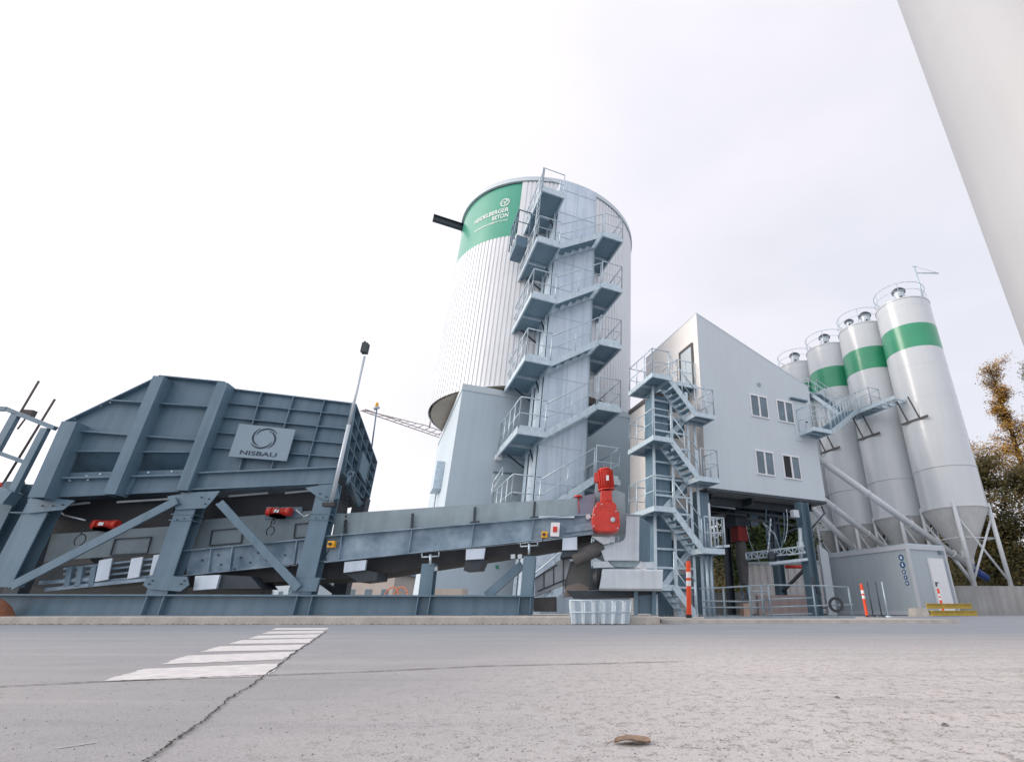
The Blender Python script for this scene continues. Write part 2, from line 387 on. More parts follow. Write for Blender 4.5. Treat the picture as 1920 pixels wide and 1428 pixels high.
ck = [(690, 840), (750, 790), (820, 738), (940, 650), (1025, 600), (1110, 525), (1180, 465), (1280, 405), (1385, 330), (1510, 230), (1610, 165), (1680, 118)]
ribbon([gz(*p) for p in ck[:9]], .004, .004).build('slab_crack', M['crack'], None, kind='structure')
ribbon([gz(*p) for p in ck[8:]], .006, .005).build('slab_crack', M['crack'], None, kind='structure')
jt = [(-300, 418), (0, 405), (520, 378), (1200, 351), (1385, 346), (1920, 326)]
ribbon([gz(*p) for p in jt] + [atZ(900, 1249, 0), atZ(1285, 1240, 0)], .009, .003, 30).build('slab_joint', M['crack'], None, kind='structure')
# ------------------------------------------------------------ kerb slab that carries the plant
KP = Plane(0, 7.75, 1, 0)
m = MB()
m.prism([V((-14, 7.75, 0)), V((-14, 7.75, .095)), V((-14, 7.79, .105)), V((-14, 14, .105)), V((-14, 14, 0))][::1], V((14.35, 0, 0)))
m.build('kerb_slab', M['conc'], None, kind='structure')
m = MB(); m.prism([V((.42, 8.6, 0)), V((.42, 8.6, .05)), V((.42, 13, .05)), V((.42, 13, 0))], V((4.6, 0, 0))); m.build('kerb_slab', M['conc'], None, kind='structure')
# pebbles and litter on the slab
for (px, py, r, lab) in ((1570, 1308, .006, 'dark pebble alone in the middle of the rough slab'), (1772, 1360, .006, 'small brown clod near the right edge of the rough slab')):
    p = atZ(px, py, 0); m = MB(); m.lathe(p + V((0, 0, -.001)), [(.0001, r * .9), (r * .6, r * .75), (r, r * .35), (r * .8, 0)], 9)
    for i, v in enumerate(m.v): v += V((random.uniform(-1, 1), random.uniform(-1, 1), random.uniform(-.5, .5))) * r * .18
    m.build('pebble', M['stone'], None, label=lab, category='pebble', loc=tuple(p), group='loose pebbles on the slab')
m = MB()
for i in range(1500):
    y = .55 + 3.6 * random.random() ** 1.5; x = random.uniform(-1.1, .95) * y; r = random.uniform(.0006, .0019)
    c = V((x, y, r * .3)); m.add([c + V((r, 0, 0)), c + V((0, r * random.uniform(.5, 1), 0)), c + V((-r, 0, 0)), c + V((0, -r, 0)), c + V((0, 0, r * .8))], [(0, 1, 4), (1, 2, 4), (2, 3, 4), (3, 0, 4)])
m.build('grit', M['stone'], None, kind='stuff', label='fine dark grit scattered over the concrete', category='grit')
# curled dry leaf
p0 = atZ(1186, 1394, 0); m = MB(); n = 10; vs = []; fs = []
for i in range(n + 1):
    u = i / n; wd = .019 * math.sin(math.pi * min(1, u * .93 + .04)) ** .7 * (1 + .15 * math.sin(i * 2.3)); x = -.027 + .054 * u
    for j in range(5):
        k = (j - 2) / 2; vs.append(p0 + V((x, k * wd, .0012 + .0035 * math.sin(u * math.pi) + .004 * k * k + .0012 * math.sin(7 * u + k))))
for i in range(n):
    for j in range(4): fs.append((i * 5 + j, i * 5 + j + 1, i * 5 + j + 6, i * 5 + j + 5))
m.add(vs, fs, True)
lf = root('dry_leaf', 'curled brown dry leaf lying on the concrete in the foreground', 'leaf', tuple(p0))
m.build('leaf_blade', M['leafd'], lf)
m = MB(); m.path([p0 + V((-.024, 0, .005)), p0 + V((-.033, -.006, .004)), p0 + V((-.04, -.016, .001))], .0005, 5); m.build('leaf_stalk', M['leafd'], lf)

# ------------------------------------------------------------ big round aggregate tower
TC = V((-4.7, 21.8, 0)); TR = 4.5; TZ0, TZ1 = 7.9, 18.35
def hitcyl(px, py, R=TR):
    d = ray(px, py); o = CAM - TC; a = d.x ** 2 + d.y ** 2; b = 2 * (o.x * d.x + o.y * d.y); c = o.x ** 2 + o.y ** 2 - R * R
    D = b * b - 4 * a * c
    if D < 0: return None
    return CAM + d * ((-b - math.sqrt(D)) / (2 * a))
tw = root('aggregate_tower', 'tall round corrugated white tower with green sign and square base building', 'tower', tuple(TC))
def ang(p): return math.atan2(p.y - TC.y, p.x - TC.x)
phR = ang(hitcyl(973, 400)); phL = phR - math.radians(104)
zs = hitcyl(963, 441).z
NR = 144
def corr(a0, a1, z0, z1, R, n):
    m = MB(); P = []
    step = 2 * math.pi / NR; k0 = math.ceil(a0 / step); k1 = math.floor(a1 / step)
    if k0 * step > a0 + 1e-4: P.append((a0, R))
    for k in range(k0, k1):
        a = k * step
        for f, dr in ((0, 0), (.66, 0), (.74, -.03), (.92, -.03)): P.append((a + step * f, R + dr))
    P.append((k1 * step, R))
    pts = [V((TC.x + r * math.cos(a), TC.y + r * math.sin(a), 0)) for a, r in P]
    nn = len(pts); m.add([p + V((0, 0, z0)) for p in pts] + [p + V((0, 0, z1)) for p in pts], [(i, i + 1, nn + i + 1, nn + i) for i in range(nn - 1)])
    return m
corr(0, 2 * math.pi + .0001, TZ0, zs, TR, 1).build('corrugated_shell', M['whitec'], tw)
corr(phR, phL + 2 * math.pi, zs, TZ1 - .1, TR, 1).build('upper_shell', M['whitec'], tw)
m = MB(); m.lathe(TC, [(TR - .30, zs - .1), (TR - .30, TZ1 - .02), (0.01, TZ1 + .35)], 96); m.build('inner_shell', M['white'], tw)
m = MB(); m.lathe(TC, [(TR - .12, TZ0 - .02), (TR - .12, TZ0 + .3)], 96); m.lathe(TC, [(TR - .12, TZ0 - .02), (0.01, TZ0 - .02)], 96); m.build('soffit', M['under'], tw)
m = MB(); m.lathe(TC, [(TR - .25, TZ1 - .06), (TR + .05, TZ1 - .06), (TR + .05, TZ1 + .17), (TR - .3, TZ1 + .24)], 96); m.build('roof_rim', M['white'], tw)
m = MB(); m.lathe(TC, [(TR - .30, zs - .001), (TR - .02, zs - .001)], 96, a0=phL, a1=phR, smooth=False); m.build('shell_ledge', M['steel_dk'], tw)
m = MB(); m.lathe(TC, [(TR - .055, TZ1 - .12), (TR - .055, TZ1 - .05)], 96); m.build('dark_gap', M['steel_dk'], tw)
# curved sign
RS = TR - .06
m = MB(); m.lathe(TC, [(RS, zs + .04), (RS, TZ1 - .10)], 60, a0=phL, a1=phR); sg = m.build('tower_sign', M['greens'], tw)
sg['label'] = 'curved green company sign with white lettering'
def signtext(t, pr_, pl_, size):      # pr_/pl_: right and left ends of the line
    h, g = hitcyl(*pr_, RS), hitcyl(*pl_, RS); ar = ang(h); W = (ar - ang(g)) * RS
    vs, fs = text_mesh(t, size); tw_ = max(v[0] for v in vs); mm = MB()
    mm.add([TC + V((math.cos(ar - (W - x * W / tw_) / RS) * (RS + .015), math.sin(ar - (W - x * W / tw_) / RS) * (RS + .015), h.z + y)) for x, y in vs], fs); mm.build('sign_lettering', M['letterw'], sg)
signtext('HEIDELBERGER', (954, 396), (890, 420), .33); signtext('BETON', (953, 406.5), (922, 415.5), .33)
signtext('HEIDELBERGCEMENT Group', (952, 413), (889, 439), .12)
h = hitcyl(947, 380, RS); ca = ang(h); m = MB()
def em(r, t): return TC + V((math.cos(ca + r * math.cos(t) / RS) * (RS + .015), math.sin(ca + r * math.cos(t) / RS) * (RS + .015), h.z + r * math.sin(t)))
for r0, r1 in ((.19, .235), (.0, .05)):
    for i in range(28):
        t0, t1 = i * math.pi / 14, (i + 1) * math.pi / 14; m.add([em(r0, t0), em(r1, t0), em(r1, t1), em(r0, t1)], [(0, 1, 2, 3)])
for k in range(3):
    for t in range(8):
        t0 = k * 2.094 + t * .18; t1 = t0 + .18; r = .07 + .01 * t; m.add([em(r, t0), em(r + .04, t0), em(r + .048, t1), em(r + .01, t1)], [(0, 1, 2, 3)])
m.build('sign_emblem', M['letterw'], sg)
# base building
FB = Frame(-6.33, 16.9, ANG)
m = MB(); m.fbox(FB, 0, 6.9, 0, 7.6, 0, 7.72); m.build('base_wall', M['concrete_wall'], tw)
m = MB(); m.fbox(FB, -.03, 6.93, -.03, 7.6, 7.55, 7.8); m.build('wall_coping', M['white'], tw)
m = MB(); q = FB.plane(0)
a = q.at(926, 887, .03); m.prism([q.at(926, 886, .0), q.at(1002, 892, 0), q.at(1000, 960, 0), q.at(918, 960, 0)], q.n * .03); m.build('doorway', M['white'], tw)
m = MB(); m.prism([q.at(925, 884.5, .0), q.at(1004, 890.5, 0), q.at(1004, 892.5, 0), q.at(925, 886.5, 0)], q.n * .09); m.build('door_hood', M['steel'], tw)
m = MB(); c = q.at(931, 861, .0); m.tube(c, c + q.n * .22, .05, 10); m.fbox(Frame(c.x, c.y, ANG), -.1, .12, -.36, -.14, c.z - .09, c.z + .09); m.build('camera', M['frame'], tw)
ql = Plane(FB.p(0, 0, 0).x, FB.p(0, 0, 0).y, FB.e2.x, FB.e2.y)
m = MB(); cc = FB.p(0, 2.6, 5.0)
m.prism([FB.p(0, 2.2, 4.35), FB.p(0, 3.3, 4.35), FB.p(0, 3.3, 5.4), FB.p(0, 2.2, 5.4)], -FB.e1 * .3); m.build('wall_cabinet', M['galv'], tw)
m = MB(); m.tube(FB.p(-.1, 2.9, .1), FB.p(-.1, 2.9, 4.3), .03, 6); m.build('cable_duct', M['galv'], tw)
# emergency door with small green symbol + steps hidden behind the conveyor
m = MB(); m.prism([q.at(929, 1059, .005), q.at(935, 1059, .005), q.at(935, 1066, .005), q.at(929, 1066, .005)], q.n * .01); m.build('exit_symbol', M['green'], tw)
# monorail beam
bm = MB(); pr = atY(884, 431.5, 20.4); pl = atY(812, 409, 19.5); pl.z = pr.z
bm.ibeam(pl, pr + (pr - pl) * .8, .34, .22, .03); bm.build('monorail_beam', M['steel_dk'], tw)

# ------------------------------------------------------------ stair tower at the round tower
def fitdir(z): return z
S1 = Frame(-3.6, 14.8, ANG)
st = root('stair_tower', 'tall galvanised stair tower wrapped round a flat panelled shaft in front of the round tower', 'stair tower', (-3.6, 14.8, 0))
A0, A1, A2, A3, DB = 0.0, .82, 2.55, 3.4, 2.84
m = MB(); m.fbox(S1, .9, 2.5, .8, 2.0, 0, 16.9); m.build('shaft_casing', M['galvpan'], st)
m = MB(); z = 1.4
while z < 16.8:
    m.fbox(S1, .885, 2.515, .785, .8, z - .012, z + .012); m.fbox(S1, .885, .9, .785, 2.0, z - .012, z + .012); z += 1.25
for a in (.9, 1.7, 2.5): m.fbox(S1, a - .02, a + .02, .787, .8, .1, 16.88)
m.build('panel_seams', M['galv'], st)
m = MB()
for a, b in ((A1 + .02, 1.0), (A1 + .02, 2.1), (A2 + .03, 1.0), (A2 + .03, 2.1)): m.bar(S1.p(a, b, 0), S1.p(a, b, 15.6), .1, .1)
m.build_each('corner_post', M['galv'], st)
ZL = [2.8, 5.3, 7.82, 10.3, 12.78, 15.25]
for i, z in enumerate(ZL):
    fr = landing(S1, A0, A1, 0, DB, z, st, 1); r = MB(); toe = MB()
    rail(r, [S1.p(A1, -.03, z), S1.p(A0 - .03, -.03, z), S1.p(A0 - .03, DB, z), S1.p(A1, DB, z)], 1.08, .42 if 0 else .8, toe=toe)
    if i == 0: pass
    r.build('handrail', M['galv'], fr); toe.build('toe_board', M['galv'], fr)
    m = MB(); m.bar(S1.p(A1 - .1, 1.3, z - .2), S1.p(A1 + .1, 1.3, z - .75), .05, .05); m.bar(S1.p(.2, DB - .5, z - .17), S1.p(A1 + .05, DB - .5, z - .6), .05, .05); m.build_each('bracket', M['steel_dk'], fr)
ZR = [1.55, 4.05, 6.56, 9.06, 11.54, 14.0]
for i, z in enumerate(ZR):
    fr = landing(S1, A2 + .05, A3, 0, DB, z, st, 1); r = MB(); toe = MB()
    rail(r, [S1.p(A2 + .05, -.03, z), S1.p(A3 + .03, -.03, z), S1.p(A3 + .03, DB, z), S1.p(A2 + .05, DB, z)], 1.08, .8, toe=toe)
    r.build('handrail', M['galv'], fr); toe.build('toe_board', M['galv'], fr)
for i in range(len(ZL)):
    if i < len(ZR) - 1:
        flight(S1, A1, ZL[i], A2, ZR[i + 1], .0, .72, st)                 # front flight up to the right
    flight(S1, A1, ZL[i], A2, ZR[i], 2.1, 2.82, st, railside=False)     # rear flight
flight(S1, A1, .1, A2, ZR[0], .0, .72, st)
# small lower approach landing on the left
m = MB()
rail(m, [atY(921, 935, 15.4), atY(940, 905, 15.6)], 0.5, .6); m.build('approach_handrail', M['galv'], st)
m = MB(); m.fbox(S1, -.55, -.1, 1.4, 2.5, 13.35, 13.85); m.build('control_cabinet', M['steel'], st)
m = MB(); rail(m, [S1.p(-.1, 1.3, 13.85), S1.p(-.6, 1.3, 13.85), S1.p(-.6, 2.6, 13.85)], 1.2, .5, r=.03); m.build('cabinet_guard', M['steel'], st)
m = MB()
for dx in (0, .42): m.tube(S1.p(-.08 + 0, -.06 + dx * .0, 12.9) + V((dx, 0, 0)) * 0, S1.p(-.08, -.06, 16.3), .02, 6)
for k in range(14): m.tube(S1.p(A0 - .05, .1, 12.9 + k * .25), S1.p(A0 - .05, .5, 12.9 + k * .25), .014, 6)
m.tube(S1.p(A0 - .05, .5, 12.9), S1.p(A0 - .05, .5, 16.3), .02, 6); m.build('ladder', M['galv'], st)

# the round tower and its stairs stand further back and are built larger than the stair module above
KT = 1.28
for o in (tw, st): o.location = (o.location.x * KT, o.location.y * KT, -.05); o.scale = (KT, KT, KT)
# ------------------------------------------------------------ mixing building
S2 = Frame(.69, 17.3, ANG)
mb_ = root('mixing_building', 'white mixing plant building with pitched roof and four small windows raised on columns', 'building', (2.8, 19.4, 0))
FBk = .96; PB = S2.plane(FBk)
TL, TRt, BR, BL = PB.at(1308, 588), PB.at(1519, 726), PB.at(1543, 943), PB.at(1321, 914)
aL = 2.82; aR = ((TRt - S2.o).dot(S2.e1) * .6 + (BR - S2.o).dot(S2.e1) * .4); zTL, zTR, zB = TL.z, TRt.z, (BL.z + BR.z) / 2
dp_ = 5.0
m = MB(); m.prism([S2.p(aL, FBk, zB), S2.p(aR, FBk, zB), S2.p(aR, FBk, zTR), S2.p(aL, FBk, zTL)], S2.e2 * dp_); m.build('upper_wall', M['white'], mb_)
m = MB(); ro = .09
m.prism([S2.p(aL - .015, FBk - .012, zTL - .02), S2.p(aR + .015, FBk - .012, zTR - .02), S2.p(aR + .015, FBk - .012, zTR + .035), S2.p(aL - .015, FBk - .012, zTL + .035)], S2.e2 * (dp_ + .02)); m.build('roof', M['white'], mb_)
m = MB(); m.prism([S2.p(aL - .014, FBk + .004, zB + .05), S2.p(aL - .014, FBk + dp_, zB + .05), S2.p(aL - .014, FBk + dp_, zTL - .03), S2.p(aL - .014, FBk + .004, zTL - .03)], S2.e1 * .012); m.build('gable_sunlit_overlay', mat('painted_sunlit_panel', (.86, .84, .82), .5, 0, .03, .5, streak=.05), mb_)  # wall panel repeated lighter on the gable, sunlight painted into its colour
m = MB(); m.fbox(S2, aL - .012, aR + .012, FBk - .015, FBk + dp_, zB - .05, zB + .06); m.build('base_flashing', M['steel_dk'], mb_)
def window(cx, cy, w, h, plane, open_=False, par=mb_):
    c = plane.at(cx, cy); F = Frame(c.x, c.y, ANG); f = MB()
    for s in (-1, 1): f.fbox(F, s * w / 2 - .022, s * w / 2 + .022, -.05, .0, c.z - h / 2, c.z + h / 2)
    f.fbox(F, -.04, .04, -.05, .0, c.z - h / 2, c.z + h / 2)
    f.fbox(F, -w / 2 - .035, w / 2 + .035, -.055, .0, c.z + h / 2 - .03, c.z + h / 2 + .04); f.fbox(F, -w / 2 - .03, w / 2 + .03, -.06, .0, c.z - h / 2 - .03, c.z - h / 2 + .02)
    o = f.build('window', M['frame'], par)
    g = MB(); 
    g.fbox(F, (0.0 if open_ else -w / 2), w / 2, -.018, -.004, c.z - h / 2, c.z + h / 2); g.build('pane', M['glass'], o)
    if open_:
        g = MB(); g.fbox(F, -w / 2, 0, -.012, -.004, c.z - h / 2, c.z + h / 2); g.build('open_sash', M['dark'], o)
ww, wh = .92, 1.0
window(1423, 762, ww, wh, PB); window(1472, 772, ww, wh, PB); window(1434, 868, ww, wh, PB); window(1484, 876, ww, wh, PB, True)
# door by the walkway on the right of the facade
c = PB.at(1504, 810); F = Frame(c.x, c.y, ANG); m = MB(); m.fbox(F, -.42, .42, -.03, 0, c.z - .45, c.z + 1.5); o = m.build('door', M['white'], mb_)
m = MB(); m.fbox(F, -.5, .5, -.16, 0, c.z + 1.53, c.z + 1.6); m.build('door_hood', M['steel'], o)
m = MB(); m.fbox(F, .28, .36, -.09, -.03, c.z + .5, c.z + .54); m.build('handle', M['black'], o)
m = MB(); c = PB.at(1423, 721); m.tube(c, c + PB.n * .03, .1, 14); m.build('wall_vent', M['stain'], mb_)
# door in the left gable
Fg = Frame(S2.p(aL, 0, 0).x, S2.p(aL, 0, 0).y, ANG)
m = MB(); m.fbox(Fg, -.05, 0, 1.45, 2.4, 8.95, 11.0); o = m.build('gable_door', M['white'], mb_)
m = MB(); m.fbox(Fg, -.09, 0, 1.35, 1.45, 8.95, 11.1); m.fbox(Fg, -.09, 0, 2.4, 2.5, 8.95, 11.1); m.fbox(Fg, -.09, 0, 1.45, 2.4, 11.0, 11.1); m.build('door_frame', M['rubberbr'], o)
# lower annex block behind the stairs (flat roof)
m = MB(); m.fbox(S2, 1.16, aL + .0, 2.0, 4.42, 0, 8.45); m.build('annex_wall', mat('painted_sun_warm_panel', (.84, .81, .78), .5, 0, .04, .6, streak=.1), mb_)  # annex gets a lighter, warmer panel colour that paints in sunlight
m = MB(); m.fbox(S2, 1.08, aL - .01, 1.95, 4.46, 8.45, 8.62); m.build('annex_roof', M['rubberbr'], mb_)
# steelwork under the upper storey
m = MB(); m.fbox(S2, 2.62, 3.12, 1.3, 3.2, .05, zB - .06); m.build('shaft_wall', M['steel'], mb_)
def col(px0, py0, px1, py1, Y, w, mt, nm='column', par=mb_):
    p, q = atY(px0, py0, Y), atY(px1, py1, Y); m = MB(); mid = (p.x + q.x) / 2
    m.ibeam(V((mid, Y, .0)), V((mid, Y, p.z)), w, w * .9, .03, up=(S2.e1.x, S2.e1.y, 0)); m.build(nm, mt, par); return mid
cxa = col(1497, 942, 1530, 1110, 20.9, .42, M['darksteelcol'])
cxb = col(1452, 955, 1461, 1120, 23.6, .38, M['darksteelcol'])
col(1360, 950, 1368, 1120, 25.8, .3, M['steel_dk'])
m = MB()
m.ibeam(S2.p(aL, FBk + .9, zB - .22), S2.p(aR - .2, FBk + .9, zB - .22), .3, .2, .02); m.ibeam(S2.p(aL, FBk + 2.4, zB - .2), S2.p(aR - .2, FBk + 2.4, zB - .2), .3, .2, .02)
for a in (aL + .4, aL + 2.4, aR - .6): m.ibeam(S2.p(a, FBk + .3, zB - .21), S2.p(a, FBk + dp_ - .2, zB - .21), .28, .2, .02)
m.build('floor_beam', M['steel_dk'], mb_)
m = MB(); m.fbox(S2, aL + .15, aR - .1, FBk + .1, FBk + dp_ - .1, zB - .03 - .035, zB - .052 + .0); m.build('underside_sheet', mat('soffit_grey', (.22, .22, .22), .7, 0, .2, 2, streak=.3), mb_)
m = MB(); m.bar(atY(1520, 1055, 20.95), atY(1468, 1108, 23.4), .1, .1); m.build('brace', M['steel_dk'], mb_)
m = MB(); m.path([S2.p(aR - .1, FBk + .2, zB - .15), atY(1546, 962, 21.6), atY(1522, 990, 21.2), atY(1524, 1030, 21.2)], .035, 8); m.build('downpipe', M['steel_dk'], mb_)
# lit tube light and frame under the floor
m = MB(); m.bar(atY(1332, 947, 21), atY(1378, 953, 21.4), .07, .07); m.build('cross_tube', M['stainlt'], mb_)

# mixer outlet
mo = root('mixer_outlet', 'grey and red mixer outlet with dusty rubber sleeve hanging under the building', 'mixer outlet', tuple(atY(1382, 1100, 22.5)))
p = atY(1380, 962, 22.6); F = Frame(p.x, p.y, ANG)
m = MB(); m.fbox(F, -.32, .36, -.35, .35, p.z - .6, zB - .3); m.build('hopper_box', M['steel_dk'], mo)
m = MB(); m.fbox(F, -.2, .3, -.3, .25, p.z - 1.2, p.z - .6); m.build('red_collar', mat('dull_red', (.25, .02, .02), .6, 0, .2, 5), mo)
m = MB(); m.lathe(V((p.x + .1, p.y, 0)), [(.2, p.z - 1.2), (.26, p.z - 1.5), (.26, p.z - 1.9), (.22, p.z - 2.5), (.16, p.z - 2.9)], 20); m.build('rubber_sleeve', M['rubberbr'], mo)
m = MB(); m.path([V((p.x - .05, p.y, p.z - 2.8)), V((p.x - .02, p.y, p.z - 3.3)), V((p.x + .03, p.y, p.z - 3.6))], .04, 8); m.path([V((p.x + .2, p.y, p.z - 2.8)), V((p.x + .22, p.y, p.z - 3.5))], .05, 8); m.build('hose', M['steel'], mo)
# truss walkway crossing below the building
tg = root('truss_gantry', 'light grey lattice gantry crossing under the building', 'gantry', tuple(atY(1400, 1045, 22)))
a, b = atY(1398, 1036, 21.8), atY(1508, 1017, 20.4); hh = V((0, 0, -.24)); m = MB()
b.z = a.z + .12
for off in (V((0, 0, 0)), V((.1, .35, 0))):
    m.bar(a + off, b + off, .035, .035); m.bar(a + hh + off, b + hh + off, .035, .035)
    for i in range(10):
        q0, q1 = a.lerp(b, i / 10) + off, a.lerp(b, (i + 1) / 10) + off
        m.bar(q0, q0 + hh, .025, .025, (1, 0, 0)); m.bar((q0 if i % 2 else q0 + hh), (q1 + hh if i % 2 else q1), .025, .025, (1, 0, 0))
m.build('lattice', M['galv'], tg)
a, b = atY(1443, 1056, 21.2), atY(1514, 1042, 20.5); b.z = a.z + .1; m = MB(); m.bar(a, b, .1, .1); m.bar(a + V((.15, .5, 0)), b + V((.15, .5, 0)), .1, .1); m.build('lower_rail', M['galv'], tg)
m = MB(); q = a.lerp(b, .35) + V((0, .2, .25)); m.tube(q + V((-.3, 0, 0)), q + V((.25, 0, 0)), .12, 12); m.fbox(Frame(q.x, q.y, 0), -.5, -.28, -.15, .15, q.z - .12, q.z + .14); m.build('drive_unit', M['steel_dk'], tg)
m = MB(); m.tube(atY(1500, 990, 20.8), atY(1502, 1048, 20.8), .09, 10); m.tube(atY(1500, 1015, 20.8), atY(1502, 1032, 20.8), .14, 10); m.build('silver_duct', M['stainlt'], tg)
m = MB(); m.tube(atY(1472, 1062, 22.8), atY(1512, 1062, 22.8), .07, 10); m.build('red_pipe', M['red'], tg)
m = MB(); m.path([atY(1412, 975, 22), atY(1428, 974, 22), atY(1440, 995, 22), atY(1444, 1030, 22)], .03, 8); m.build('bent_pipe', M['galv'], tg)

# ------------------------------------------------------------ switchback stairs left of the building
s2 = root('stair_tower', 'open galvanised switchback stairs with grated landings left of the mixing building', 'stair tower', (.69, 17.3, 0))
Z2 = [8.4, 5.9, 3.4]; R2 = [7.12, 4.62, 2.12]
L0, L1, L2, L3 = 0.0, .72, 1.85, 2.66
for i, z in enumerate(Z2):
    fr = landing(S2, L0, L1, 0, 2.0, z, s2, 1); r = MB(); toe = MB()
    rail(r, [S2.p(L1, -.03, z), S2.p(L0 - .03, -.03, z), S2.p(L0 - .03, 2.0, z), S2.p(L1, 2.0, z)], 1.08, .62, toe=None); r.build('handrail', M['galv'], fr)
    z2 = R2[i]; fr = landing(S2, L2, L3, 0, .9 if 1 else 1.9, z2, s2, 1); r = MB()
    rail(r, [S2.p(L2 + .1, -.03, z2), S2.p(L3 + .03, -.03, z2), S2.p(L3 + .03, .9, z2)], 1.08, .45); r.build('handrail', M['galv'], fr)
    flight(S2, L1, z, L2, z2, 0, .75, s2, n=7)
    if i < 2: flight(S2, L1, Z2[i + 1], L2, z2, .95, 1.7, s2, railside=False, n=7)
fr = flight(S2, L1, .9, L2, 2.12, .95, 1.7, s2, railside=False, n=7)
fr = landing(S2, L0, L1, 0, 2.0, .92, s2, 1)
flight(S2, L1 - .1, .95, L2 - .45, .06, -.1, .75, s2, n=5)
# door landing flight up to the gable
fr = landing(S2, 1.9, 2.78, 1.3, 2.6, 8.95, s2, 1); r = MB(); rail(r, [S2.p(1.9, 2.6, 8.95), S2.p(1.9, 1.3, 8.95), S2.p(2.75, 1.3, 8.95)], 1.08, .5); r.build('handrail', M['galv'], fr)
flight(S2, L1, 8.4, 1.9, 8.95, 1.3, 2.0, s2, railside=True, n=4)
# supporting steelwork
m = MB()
for a, b in ((.45, .85), (1.25, .85), (2.0, .85), (.75, 1.8), (1.2, 1.8), (2.35, .9)):
    m.bar(S2.p(a, b, 0), S2.p(a, b, 8.3 if a < 2.2 else 7.0), .1, .1)
m.build_each('support_post', M['galv'], s2)
m = MB(); z = .9
for k in range(12):
    m.bar(S2.p(.45, .85, z), S2.p(2.0, .85, z), .06, .07); m.bar(S2.p(.75, 1.8, z + .3), S2.p(2.3, 1.8, z + .3), .06, .1)
    if k % 2: m.bar(S2.p(1.25, .85, z), S2.p(2.0, .85, z + .62), .035, .035)
    z += .62
m.build('cross_rails', M['galv'], s2)
m = MB(); m.fbox(S2, .55, 1.2, 1.0, 1.75, 0, 8.0); m.build('elevator_leg', M['steel'], s2)
m = MB()
for k in range(7): m.fbox(S2, 1.3, 2.0, 1.1, 1.6, .8 + k * 1.15, 1.35 + k * 1.15)
m.build_each('cable_box', M['steel'], s2)
# open lattice bay to the right of the last flight
m = MB(); r = MB()
p0, p1 = atY(1334, 1026, 18.6), atY(1360, 1024, 18.9)
fr = MB(); fr.bar(p0, p1, .5, .08); fr.build('side_platform', M['galv'], s2)
rail(r, [p0, p1], 1.0, .35, r=.03); r.bar(p0 + V((0, 0, 0)), p0 + V((0, 0, 1.55)), .07, .07, (1, 0, 0)); r.build('side_guard', M['stainlt'], s2)
p = atY(1330, 1150, 18.8); m = MB(); m.tube(V((p.x, p.y, 0)), V((p.x + .0, p.y, 2.0)), .05, 8); p = atY(1338, 1150, 19); m.tube(V((p.x, p.y, 0)), V((p.x, p.y, 2.0)), .05, 8); m.build_each('side_post', M['galv'], s2)

